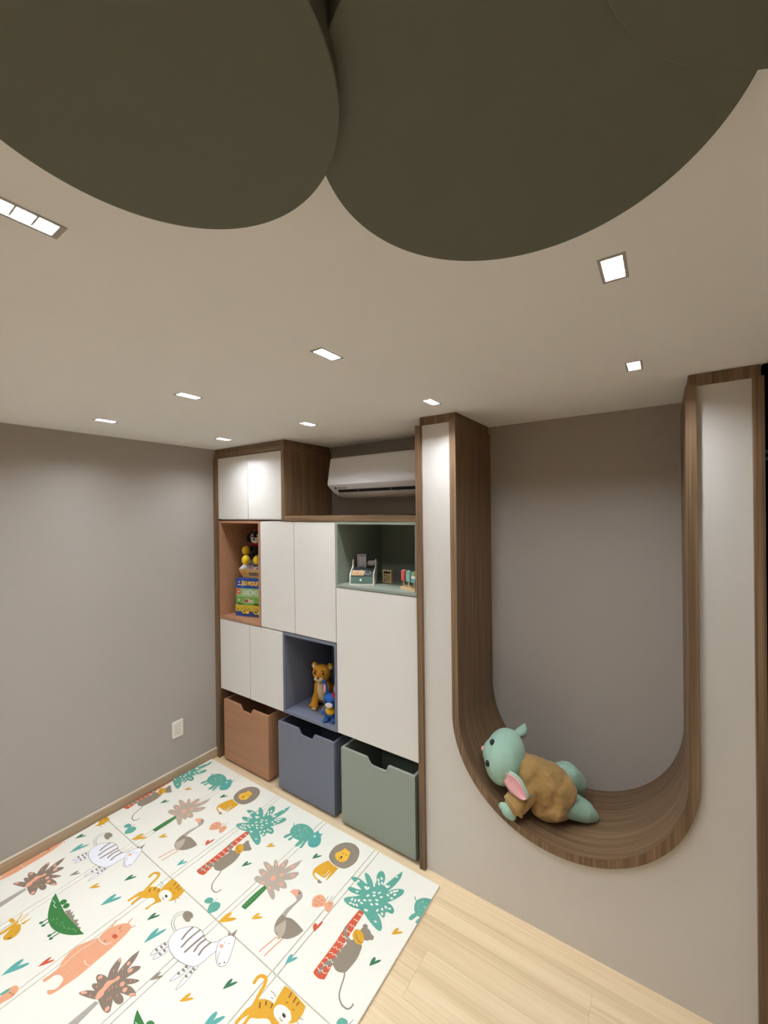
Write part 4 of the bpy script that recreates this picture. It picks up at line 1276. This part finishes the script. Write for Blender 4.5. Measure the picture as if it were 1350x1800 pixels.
RZP = math.radians(-20.5)
t = thing('popsicle_stand', (1.631, 0.068, ZF), 'pale wooden block holding a set of toy popsicles in the sage cubby', 'toy stand', rz=RZP)
box('block', t, 0.0, 0.128, 0.0, 0.055, 0.0, 0.017, TWOOD, 0.001, world=False)
def popsicle(lx, ly, head, label, kind):
    c, s_ = math.cos(RZP), math.sin(RZP)
    p_ = thing('toy_popsicle', (1.631 + c * lx - s_ * ly, 0.068 + s_ * lx + c * ly, ZF + 0.0175), label, 'toy popsicle', rz=RZP, group='toy popsicles in the stand')
    hgt, z0 = 0.062, 0.030
    box('stick', p_, -0.003, 0.003, -0.0015, 0.0015, 0.0, z0 + 0.003, TWOOD, 0.0005, world=False)
    def slab(z_a, z_b, mt, w=0.0125, top=False):
        bm = bmesh.new()
        pts = [(-w, z_a), (w, z_a)]
        if top == 'round':
            pts += [(w * math.cos(a), z_b - w + w * math.sin(a)) for a in [math.pi * k / 10 for k in range(11)]]
        elif top == 'slant':
            pts += [(w, z_b), (-w * 0.2, z_b), (-w, z_b - 0.016)]
        else:
            pts += [(w, z_b), (-w, z_b)]
        prism(bm, pts, 1, -0.0075, 0.0075)
        return obj('ice', bm, mt, p_, world=False, bevel=0.0015)
    if kind == 'round':
        slab(z0, z0 + hgt, head[0], top='round')
    elif kind == 'ribs':
        slab(z0, z0 + hgt, head[0], w=0.014, top='round')
        for xx in (-0.006, 0.006):
            box('groove', p_, xx - 0.001, xx + 0.001, -0.0082, -0.0076, z0 + 0.008, z0 + hgt - 0.014, head[1], world=False)
    else:
        slab(z0, z0 + 0.022, head[0], w=0.0165)
        slab(z0 + 0.0222, z0 + 0.036, head[1], w=0.0165)
        slab(z0 + 0.0362, z0 + 0.062, head[2], w=0.0165, top='slant')
popsicle(0.016, 0.012, [mat('ice_red', (206, 96, 92), 0.5)], 'coral red toy popsicle at the free end of the stand', 'round')
popsicle(0.062, 0.012, [mat('ice_teal', (126, 176, 164), 0.5), mat('ice_teal_groove', (160, 200, 190), 0.5)], 'teal toy popsicle with pale grooves', 'ribs')
popsicle(0.108, 0.012, [mat('ice_blue', (124, 164, 170), 0.5), mat('ice_white', (228, 228, 216), 0.5), mat('ice_olive', (150, 170, 122), 0.5)], 'toy popsicle striped blue, white and green', 'stripes')
popsicle(0.085, 0.042, [mat('ice_brick', (186, 78, 66), 0.5)], 'brick red toy popsicle behind the striped one', 'round')

# ------------------------------------------------------------------ board games in the orange cubby
RB = math.radians(15.4)
BLX, BLY, BZ = 0.165, 0.062, 1.0855
LETY = mat('letter_yellow', (240, 206, 90), 0.5)
LETO = mat('letter_orange', (226, 140, 40), 0.5)
LETW = mat('letter_white', (238, 238, 232), 0.5)
LETR = mat('letter_red', (176, 52, 44), 0.5)
LETB = mat('letter_black', (34, 30, 34), 0.5)
LETP = mat('letter_purple', (104, 58, 120), 0.5)
def game(z, hh, dx, w, label, rgb, band=None):
    t = thing('board_game_box', (BLX + dx * math.cos(RB), BLY + dx * math.sin(RB), z), label, 'board game', rz=RB)
    t['group'] = 'board game boxes in the orange cubby'
    box('lid', t, 0.0, w, 0.0, 0.25, hh * 0.42 if band else 0.0, hh, mat('card_' + str(rgb), rgb, 0.4, vary=0.12, vscale=30), 0.0015, world=False)
    if band:
        box('base', t, 0.002, w - 0.002, 0.001, 0.248, 0.0, hh * 0.42, mat('card_' + str(band), band, 0.4, vary=0.1, vscale=30), 0.0015, world=False)
    return t
def letters(t, body, size, x, z, mt, y=-0.0007, **k):
    bm = text_bm(body, size, **k)
    bmesh.ops.translate(bm, verts=bm.verts[:], vec=(x, y, z))
    return obj('lettering', bm, mt, t, world=False)
def star(t, x, z, r, mt, y=-0.0006):
    bm = bmesh.new()
    prism(bm, [(x + (r if k % 2 == 0 else r * 0.42) * math.sin(math.pi * k / 5), z + (r if k % 2 == 0 else r * 0.42) * math.cos(math.pi * k / 5)) for k in range(10)], 1, y - 0.0004, y + 0.0004)
    return obj('star_mark', bm, mt, t, world=False)
g = game(BZ, 0.085, -0.008, 0.27, 'yellow and blue board game box at the bottom of the stack', (206, 180, 52), (46, 82, 150))
letters(g, 'Cai', 0.05, 0.092, 0.038, LETB, bold=0.0048)
letters(g, 'Cai', 0.05, 0.092, 0.038, LETY, y=-0.0016, bold=0.0018)
letters(g, 'n\u00e3o', 0.022, 0.143, 0.036, LETP, bold=0.001)
letters(g, 'Cai', 0.05, 0.196, 0.036, LETB, bold=0.0048)
letters(g, 'Cai', 0.05, 0.196, 0.036, LETY, y=-0.0016, bold=0.0018)
star(g, 0.022, 0.05, 0.01, LETR)
g = game(BZ + 0.0855, 0.06, 0.0, 0.255, 'leaf green board game box with red lettering, just above the yellow one', (118, 168, 78))
letters(g, 'M', 0.046, 0.092, 0.03, LETW, bold=0.003)
letters(g, 'M', 0.046, 0.092, 0.03, LETR, y=-0.0016, bold=0.0006)
letters(g, 'ico', 0.032, 0.135, 0.031, LETW, bold=0.0025)
letters(g, 'ico', 0.032, 0.135, 0.031, LETR, y=-0.0016)
for x, r in ((0.03, 0.014), (0.06, 0.009), (0.18, 0.015), (0.2, 0.012), (0.23, 0.01)):
    bm = bmesh.new()
    prism(bm, [(x + r * 1.5 * math.cos(a), 0.001 + r * math.sin(a)) for a in [math.pi * k / 10 for k in range(11)]], 1, -0.0012, 0.0)
    obj('bush_print', bm, mat('bush_green', (44, 92, 52), 0.5), g, world=False)
star(g, 0.025, 0.035, 0.009, LETW)
g = game(BZ + 0.146, 0.064, 0.0, 0.255, 'pale green board game box with looping white script, below the dark blue one', (158, 190, 134))
for x0, a in ((0.082, 0.013), (0.104, 0.009), (0.128, 0.016), (0.156, 0.009), (0.18, 0.012)):
    bm = bmesh.new()
    tube(bm, [(x0 + a * 0.9 * math.cos(k / 14 * 6.6), -0.0006, 0.034 + a * 1.2 * math.sin(k / 14 * 6.6)) for k in range(15)], 0.0022, 6)
    obj('script_stroke', bm, LETW, g, world=False)
box('badge', g, 0.004, 0.04, -0.0008, 0.0, 0.02, 0.06, mat('badge_red', (206, 92, 60), 0.5), world=False)
star(g, 0.024, 0.038, 0.009, LETW, y=-0.0012)
g = game(BZ + 0.2105, 0.072, 0.0, 0.255, 'dark blue board game box with yellow capital letters on top of the stack', (34, 70, 148))
letters(g, 'EU SOU?', 0.038, 0.126, 0.036, LETY, bold=0.0034)
letters(g, 'EU SOU?', 0.038, 0.126, 0.036, LETO, y=-0.0016, bold=0.0)
star(g, 0.03, 0.046, 0.012, mat('star_pink', (230, 150, 160), 0.5))
box('maker_line', g, 0.014, 0.05, -0.0008, 0.0, 0.022, 0.028, LETW, world=False)
for x, z in ((0.056, 0.058), (0.058, 0.018), (0.198, 0.05)):
    star(g, x, z, 0.005, LETW)

# sloping toy tin on the games
TZ = BZ + 0.2828
t = thing('toy_box', (0.182, 0.113, TZ), 'sloping yellow toy box with a dark striped label, on the blue board game', 'toy box', rz=math.radians(10))
wx = 0.24
bm = bmesh.new()
lowr = [(0.0, 0.0, 0.0), (wx - 0.04, 0.0, 0.0), (wx - 0.04, 0.17, 0.0), (0.0, 0.17, 0.0)]
upr = [(-0.032, -0.012, 0.066), (wx, -0.012, 0.066), (wx, 0.19, 0.135), (-0.032, 0.19, 0.135)]
midr = [(-0.034, 0.095, 0.135), (wx, 0.095, 0.135)]
v = [bm.verts.new(q) for q in lowr + upr + midr]
bm.faces.new((v[3], v[2], v[1], v[0]))
bm.faces.new((v[0], v[1], v[5], v[4]))
bm.faces.new((v[2], v[3], v[7], v[6]))
bm.faces.new((v[4], v[5], v[9], v[8]))
bm.faces.new((v[8], v[9], v[6], v[7]))
bm.faces.new((v[0], v[4], v[8], v[7], v[3]))
bm.faces.new((v[1], v[2], v[6], v[9], v[5]))
obj('tin', bm, mat('toy_tin_yellow', (214, 172, 96), 0.4, vary=0.12, vscale=40), t, world=False, bevel=0.002)
def tin_front(x0, x1, f0, f1, mt, off, name='label_print'):
    bm = bmesh.new()
    def pt(x, f):
        return bm.verts.new((x, -0.012 * f - off, 0.066 * f))
    bm.faces.new((pt(x0, f0), pt(x1, f0), pt(x1, f1), pt(x0, f1)))
    obj(name, bm, mt, t, world=False)
tin_front(0.055, 0.2, 0.2, 0.78, mat('tin_frame', (232, 200, 140), 0.4), 0.0006)
tin_front(0.062, 0.2, 0.28, 0.68, mat('tin_dark', (70, 60, 54), 0.4), 0.0012)
for k in range(6):
    tin_front(0.07 + 0.021 * k, 0.079 + 0.021 * k, 0.36, 0.58, mat('tin_mark', (190, 150, 110), 0.4), 0.0018)
tin_front(0.0, 0.04, 0.35, 0.7, mat('tin_orange', (226, 140, 60), 0.4), 0.0006)
cols = [(70, 150, 180), (236, 230, 226), (196, 120, 132), (236, 220, 190), (110, 66, 92), (90, 160, 150), (214, 170, 120)]
rnd = random.Random(5)
bm = bmesh.new()
bm.faces.new([bm.verts.new(q) for q in ((-0.03, -0.0105, 0.0675), (wx - 0.003, -0.0105, 0.0675), (wx - 0.003, 0.0935, 0.1346), (-0.031, 0.0935, 0.1346))])
obj('lid_print', bm, mat('tin_lid', (222, 220, 224), 0.4), t, world=False)
for k in range(26):
    f, x = rnd.uniform(0.08, 0.92), rnd.uniform(-0.02, wx - 0.02)
    r_ = rnd.uniform(0.008, 0.02)
    bm = bmesh.new()
    vs = [bm.verts.new((x + r_ * math.cos(a), -0.012 + 0.107 * min(0.99, max(0.01, f + r_ * 5.5 * math.sin(a))) - 0.0006, 0.066 + 0.069 * min(0.99, max(0.01, f + r_ * 5.5 * math.sin(a))) + 0.0008 + 0.00008 * k)) for a in [2 * math.pi * q / 8 for q in range(8)]]
    bm.faces.new(vs)
    obj('lid_print', bm, mat('tin_print_%d' % (k % 7), cols[k % 7], 0.4), t, world=False)

# ------------------------------------------------------------------ stuffed toys
PBLACK = mat('plush_black', (26, 22, 24), 0.95, 0.1, bump=0.4, bscale=400, sheen=0.3)
PWHITE = mat('plush_white', (226, 216, 208), 0.95, 0.1, bump=0.4, bscale=400)
PRED = mat('plush_red', (188, 42, 48), 0.9, 0.1, bump=0.3, bscale=400)
PYEL = mat('plush_yellow', (222, 192, 52), 0.9, 0.1, bump=0.3, bscale=400)
# puppy sitting on the sloping toy box
ox, oy, oz = 0.236, 0.215, TZ + 0.1365
t = thing('plush_puppy', (ox, oy, oz), 'black and white plush puppy with red beret and yellow paws on the toy box', 'plush toy')
t.scale = (1.22, 1.22, 1.22)
RF = Matrix.Rotation(math.radians(28), 3, 'Z')
def L(x, y, z):
    w = RF @ Vector((x, y, z))
    return (w.x, w.y, w.z)
bm = bmesh.new()
ellipsoid(bm, L(0, 0, 0.052), (0.042, 0.036, 0.052))
ellipsoid(bm, L(0, -0.006, 0.138), (0.05, 0.047, 0.048))
for s_ in (-1, 1):
    chain(bm, [L(0.03 * s_, 0, 0.08) + (0.017,), L(0.05 * s_, -0.045, 0.055) + (0.015,)])
    chain(bm, [L(0.025 * s_, -0.01, 0.02) + (0.02,), L(0.034 * s_, -0.075, 0.012) + (0.017,)])
soft(obj('body', bm, PBLACK, t, world=False), 0.004)
bm = bmesh.new()
ellipsoid(bm, L(0, -0.036, 0.122), (0.027, 0.027, 0.021))
ellipsoid(bm, L(-0.016, -0.04, 0.143), (0.014, 0.013, 0.02))
ellipsoid(bm, L(0.016, -0.04, 0.143), (0.014, 0.013, 0.02))
soft(obj('muzzle', bm, PWHITE, t, world=False), 0.003, 3)
for s_ in (-1, 1):
    bm = bmesh.new()
    ellipsoid(bm, L(0.014 * s_, -0.053, 0.146), (0.0045, 0.004, 0.006))
    obj('eye', bm, BLACK, t, world=False, smooth=True)
    bm = bmesh.new()
    chain(bm, [L(0.042 * s_, 0.0, 0.168) + (0.014,), L(0.058 * s_, -0.004, 0.14) + (0.019,), L(0.06 * s_, -0.006, 0.118) + (0.014,)])
    soft(obj('ear', bm, PBLACK, t, world=False), 0.004)
    bm = bmesh.new()
    ellipsoid(bm, L(0.053 * s_, -0.062, 0.058), (0.022, 0.026, 0.029))
    soft(obj('paw', bm, PYEL, t, world=False), 0.004, 3)
    bm = bmesh.new()
    ellipsoid(bm, L(0.037 * s_, -0.1, 0.004), (0.026, 0.026, 0.03))
    soft(obj('paw', bm, PYEL, t, world=False), 0.004, 3)
bm = bmesh.new()
ellipsoid(bm, L(0, -0.064, 0.128), (0.008, 0.006, 0.006))
obj('nose', bm, BLACK, t, world=False, smooth=True)
bm = bmesh.new()
tube(bm, [L(0.034 * math.cos(a), 0.034 * math.sin(a), 0.096) for a in [2 * math.pi * k / 20 for k in range(21)]], 0.008, 8)
obj('collar', bm, PRED, t, world=False, smooth=True)
bm = bmesh.new()
ellipsoid(bm, L(0, 0.0, 0.186), (0.03, 0.028, 0.008))
ellipsoid(bm, L(0.012, 0, 0.198), (0.011, 0.011, 0.011))
soft(obj('beret', bm, PRED, t, world=False), 0.003, 2)

# lion cub standing in the slate cubby
LIONC = mat('cub_gold', (196, 136, 44), 0.85, 0.15, bump=0.4, bscale=300, vary=0.18, vscale=30)
LIONL = mat('cub_cream', (206, 184, 140), 0.85, 0.15, bump=0.4, bscale=300)
cx, cy, cz = 0.94, 0.175, 0.549
t = thing('lion_cub_toy', (cx, cy, cz), 'golden lion cub toy with cream chest sitting in the slate cubby', 'animal toy')
RF = Matrix.Rotation(math.radians(20), 3, 'Z')
bm = bmesh.new()
ellipsoid(bm, L(0, 0.05, 0.075), (0.062, 0.075, 0.075))
chain(bm, [L(0, 0.05, 0.09) + (0.062,), L(0, 0.0, 0.155) + (0.048,), L(0, -0.01, 0.19) + (0.04,)])
ellipsoid(bm, L(0, -0.018, 0.238), (0.066, 0.058, 0.054))
for s_ in (-1, 1):
    chain(bm, [L(0.034 * s_, -0.01, 0.15) + (0.024,), L(0.038 * s_, -0.024, 0.08) + (0.0185,), L(0.038 * s_, -0.034, 0.018) + (0.018,)])
    chain(bm, [L(0.05 * s_, 0.055, 0.05) + (0.045,), L(0.068 * s_, 0.0, 0.022) + (0.022,)])
    ellipsoid(bm, L(0.038 * s_, -0.046, 0.014), (0.021, 0.028, 0.0145))
    ellipsoid(bm, L(0.07 * s_, -0.02, 0.014), (0.02, 0.03, 0.0145))
soft(obj('body', bm, LIONC, t, world=False), 0.005, 4)
bm = bmesh.new()
chain(bm, [L(0, -0.035, 0.175) + (0.026,), L(0, -0.022, 0.12) + (0.032,), L(0, -0.01, 0.075) + (0.03,)])
soft(obj('chest', bm, LIONL, t, world=False), 0.005, 4)
bm = bmesh.new()
ellipsoid(bm, L(-0.014, -0.07, 0.214), (0.021, 0.018, 0.015))
ellipsoid(bm, L(0.014, -0.07, 0.214), (0.021, 0.018, 0.015))
ellipsoid(bm, L(0, -0.062, 0.2), (0.02, 0.016, 0.012))
soft(obj('muzzle', bm, LIONL, t, world=False), 0.0035, 3)
bm = bmesh.new()
ellipsoid(bm, L(0, -0.085, 0.224), (0.011, 0.008, 0.007))
obj('nose', bm, mat('cub_nose', (120, 66, 50), 0.6), t, world=False, smooth=True)
for s_ in (-1, 1):
    bm = bmesh.new()
    ellipsoid(bm, L(0.028 * s_, -0.066, 0.248), (0.0095, 0.006, 0.011))
    obj('eye', bm, BLACK, t, world=False, smooth=True)
    bm = bmesh.new()
    tube(bm, [L((0.016 + 0.007 * q) * s_, -0.069 + 0.002 * q, 0.264 + 0.004 * math.sin(q * 0.8)) for q in range(4)], 0.0025, 6)
    obj('eyebrow', bm, mat('cub_brow', (70, 40, 22), 0.8), t, world=False)
    bm = bmesh.new()
    ellipsoid(bm, L(0.056 * s_, -0.008, 0.277), (0.024, 0.013, 0.024))
    e_ = obj('ear', bm, LIONC, t, world=False, smooth=True)
    bm = bmesh.new()
    ellipsoid(bm, L(0.058 * s_, -0.018, 0.275), (0.015, 0.006, 0.015))
    obj('inner_ear', bm, LIONL, e_, world=False, smooth=True)
    for k in (-1, 0, 1):
        bm = bmesh.new()
        ellipsoid(bm, L(0.038 * s_ + 0.011 * k, -0.07, 0.011), (0.0055, 0.006, 0.009))
        obj('toe', bm, LIONL, t, world=False, smooth=True)
bm = bmesh.new()
tube(bm, [L(0.03, 0.12, 0.03), L(0.08, 0.14, 0.015), L(0.12, 0.1, 0.013), L(0.125, 0.06, 0.013)], [0.012, 0.011, 0.01, 0.012], 10)
obj('tail', bm, LIONC, t, world=False, smooth=True)

# little blue rabbit
PBLUE = mat('plush_blue', (44, 92, 160), 0.9, 0.15, bump=0.3, bscale=400)
PPINK = mat('plush_pink', (226, 150, 172), 0.9, 0.15, bump=0.3, bscale=400)
t = thing('blue_rabbit_toy', (1.108, 0.062, 0.549), 'small blue rabbit toy with pink-lined upright ears and a yellow vest, beside the lion cub', 'animal toy')
RF = Matrix.Rotation(math.radians(25), 3, 'Z')
bm = bmesh.new()
ellipsoid(bm, L(0, 0, 0.058), (0.033, 0.028, 0.042))
ellipsoid(bm, L(0, -0.004, 0.13), (0.05, 0.042, 0.043))
for s_ in (-1, 1):
    chain(bm, [L(0.02 * s_, 0, 0.03) + (0.018,), L(0.025 * s_, -0.005, 0.013) + (0.013,)])
    ellipsoid(bm, L(0.026 * s_, -0.018, 0.0105), (0.017, 0.026, 0.011))
    chain(bm, [L(0.028 * s_, 0, 0.082) + (0.012,), L(0.044 * s_, -0.022, 0.058) + (0.012,)])
soft(obj('body', bm, PBLUE, t, world=False), 0.0035, 4)
bm = bmesh.new()
ellipsoid(bm, L(0, -0.038, 0.116), (0.028, 0.016, 0.018))
obj('muzzle', bm, PWHITE, t, world=False, smooth=True)
bm = bmesh.new()
ellipsoid(bm, L(0, -0.054, 0.124), (0.006, 0.004, 0.004))
obj('nose', bm, PPINK, t, world=False, smooth=True)
bm = bmesh.new()
ellipsoid(bm, L(0, -0.005, 0.068), (0.0355, 0.031, 0.03))
obj('vest', bm, mat('vest_yellow', (226, 170, 50), 0.85, 0.1), t, world=False, smooth=True)
for s_ in (-1, 1):
    bm = bmesh.new()
    ellipsoid(bm, L(0.022 * s_, -0.042, 0.138), (0.0085, 0.005, 0.011))
    obj('eye', bm, BLACK, t, world=False, smooth=True)
    bm = bmesh.new()
    chain(bm, [L(0.024 * s_, 0.002, 0.16) + (0.012,), L(0.034 * s_, 0.004, 0.205) + (0.016,), L(0.042 * s_, 0.002, 0.245) + (0.009,)])
    e_ = soft(obj('ear', bm, PBLUE, t, world=False), 0.0035, 3)
    bm = bmesh.new()
    ellipsoid(bm, L(0.034 * s_, -0.0115, 0.205), (0.009, 0.005, 0.03))
    obj('inner_ear', bm, PPINK, e_, world=False, smooth=True)
for k in range(5):
    pass
bm = bmesh.new()
for k in range(5):
    a = 2 * math.pi * k / 5
    ellipsoid(bm, L(0.03 + 0.01 * math.cos(a), -0.02 + 0.006 * math.sin(a), 0.17 + 0.008 * math.sin(a)), (0.008, 0.007, 0.007), sub=2)
obj('flower', bm, PRED, t, world=False, smooth=True)

# ------------------------------------------------------------------ mint plush rabbit lying in the niche
MINT = mat('plush_mint', (156, 188, 169), 0.9, 0.1, bump=0.15, bscale=350, vary=0.06, vscale=20, sheen=0.2)
EARP = mat('plush_ear_pink', (226, 166, 166), 0.9, 0.1, bump=0.15, bscale=350, vary=0.05, vscale=30, sheen=0.2)
MUST = mat('tunic_mustard', (166, 132, 80), 0.9, 0.1, bump=0.5, bscale=90, vary=0.1, vscale=14, sheen=0.3)
t = thing('plush_rabbit', (2.4, 0.15, 0.42), 'mint green plush rabbit in a mustard tunic lying curled in the niche', 'plush toy')
bm = bmesh.new()
hd = Vector((2.203, 0.095, 0.664))
ax_long = Vector((0.12, 0.45, 1.0)).normalized()
ax_face = Vector((-0.85, -0.42, 0.25)); ax_face = (ax_face - ax_face.dot(ax_long) * ax_long).normalized()
ax3 = ax_long.cross(ax_face)
RH = Matrix((ax_face, ax_long, ax3)).transposed()
ellipsoid(bm, hd, (0.094, 0.128, 0.1), RH, 4)
ellipsoid(bm, hd + ax_face * 0.062, (0.045, 0.06, 0.05), RH, 3)
chain(bm, [(2.27, 0.11, 0.62, 0.06), (2.34, 0.13, 0.585, 0.085), (2.41, 0.17, 0.535, 0.09)])
chain(bm, [(2.43, 0.15, 0.505, 0.06), (2.49, 0.185, 0.482, 0.06), (2.535, 0.2, 0.468, 0.05), (2.578, 0.216, 0.447, 0.022)])
chain(bm, [(2.4, 0.25, 0.545, 0.06), (2.445, 0.3, 0.545, 0.066), (2.472, 0.33, 0.51, 0.06), (2.49, 0.36, 0.45, 0.032)])
chain(bm, [(2.31, 0.06, 0.58, 0.036), (2.285, 0.01, 0.515, 0.03), (2.254, -0.02, 0.489, 0.03)])
ellipsoid(bm, (2.232, -0.024, 0.503), (0.02, 0.017, 0.018))
ellipsoid(bm, (2.272, -0.028, 0.476), (0.022, 0.017, 0.02))
soft(obj('body', bm, MINT, t), 0.006, 8)
bm = bmesh.new()
chain(bm, [(2.278, 0.108, 0.625, 0.066), (2.315, 0.12, 0.598, 0.092), (2.37, 0.145, 0.56, 0.108), (2.405, 0.165, 0.54, 0.108)], sub=3)
ellipsoid(bm, (2.38, 0.11, 0.51), (0.07, 0.06, 0.08))
chain(bm, [(2.37, 0.085, 0.48, 0.04), (2.4, 0.095, 0.46, 0.036), (2.435, 0.11, 0.447, 0.026), (2.45, 0.125, 0.444, 0.018)])
chain(bm, [(2.43, 0.1, 0.5, 0.05), (2.45, 0.14, 0.47, 0.04)])
tn = obj('tunic', bm, MUST, t)
soft(tn, 0.006, 6)
tx = bpy.data.textures.new('folds', 'CLOUDS')
tx.noise_scale = 0.058
dp = tn.modifiers.new('folds', 'DISPLACE')
dp.texture = tx
dp.strength = 0.03
dp.texture_coords = 'LOCAL'
# wide sleeve
bm = bmesh.new()
chain(bm, [(2.335, 0.075, 0.575, 0.05), (2.31, 0.045, 0.548, 0.05), (2.292, 0.022, 0.527, 0.052), (2.284, 0.012, 0.518, 0.052)], sub=3)
sl = obj('sleeve', bm, MUST, t)
soft(sl, 0.005, 4)
d2 = sl.modifiers.new('folds', 'DISPLACE')
d2.texture = tx
d2.strength = 0.012
d2.texture_coords = 'LOCAL'
dirv = Vector((-0.045, -0.055, -0.05)).normalized()
a1 = dirv.cross(Vector((0, 0, 1))).normalized()
a2 = dirv.cross(a1)
cc = Vector((2.273, -0.002, 0.506))
bm = bmesh.new()
tube(bm, [cc + 0.048 * (math.cos(2 * math.pi * k / 28) * a1 + 0.82 * math.sin(2 * math.pi * k / 28) * a2) for k in range(29)], 0.009, 10)
obj('cuff', bm, MUST, t, smooth=True)
def long_ear(base, tip, wide, nrm, thick=0.013, droop=0.0):
    """flat leaf shaped ear with a pink lining on the nrm side"""
    base, tip, nrm = Vector(base), Vector(tip), Vector(nrm).normalized()
    d_ = tip - base
    u = d_.normalized()
    nrm = (nrm - nrm.dot(u) * u).normalized()
    w_ = nrm.cross(u)
    def sheet(scale, off, th):
        b = bmesh.new()
        n = 14
        fr, bk = [], []
        for i in range(n + 1):
            f = i / n
            ww = wide * scale * (0.35 + 0.65 * math.sin(math.pi * min(1, (f * 0.92 + 0.1)))) * (1 if f < 0.9 else math.sqrt(max(0.0, (1 - f) / 0.1)) * 0.9 + 0.1)
            c_ = base + d_ * (0.02 + 0.96 * f if scale < 1 else f) + nrm * (off + droop * f * f)
            rf, rb = [], []
            for j in range(7):
                g_ = (j / 6 - 0.5) * 2
                p_ = c_ + w_ * ww * g_ + nrm * (0.012 * g_ * g_)
                rf.append(b.verts.new(p_ + nrm * th * (1 - g_ * g_)))
                rb.append(b.verts.new(p_ - nrm * th * (1 - g_ * g_)))
            fr.append(rf)
            bk.append(rb)
        for S in (fr, bk):
            for i in range(n):
                for j in range(6):
                    b.faces.new((S[i][j], S[i][j + 1], S[i + 1][j + 1], S[i + 1][j]))
        bmesh.ops.remove_doubles(b, verts=b.verts[:], dist=0.0004)
        return b
    e_ = obj('ear', sheet(1.0, 0.0, thick), MINT, t, smooth=True)
    obj('ear_lining', sheet(0.8, thick * 0.75, thick * 0.5), EARP, e_, smooth=True)
long_ear((2.238, 0.02, 0.628), (2.35, -0.012, 0.583), 0.05, (0.1, -0.9, -0.05), droop=0.01)
long_ear((2.232, 0.165, 0.745), (2.262, 0.255, 0.762), 0.034, (0.3, 0.6, -0.6))
to_cam = (CAM_POS - hd).normalized()
for s_ in (-1, 1):
    bm = bmesh.new()
    d_ = (ax_face * 0.72 + ax_long * (0.5 * s_ - 0.08) + to_cam * 0.42).normalized()
    loc = RH.transposed() @ d_
    k_ = 1.0 / math.sqrt((loc.x / 0.094) ** 2 + (loc.y / 0.128) ** 2 + (loc.z / 0.1) ** 2)
    ellipsoid(bm, hd + d_ * (k_ - 0.002), (0.013, 0.015, 0.013), RH)
    obj('eye', bm, BLACK, t, smooth=True)
bm = bmesh.new()
ellipsoid(bm, hd + ax_face * 0.107, (0.009, 0.012, 0.009), RH)
obj('nose', bm, EARP, t, smooth=True)
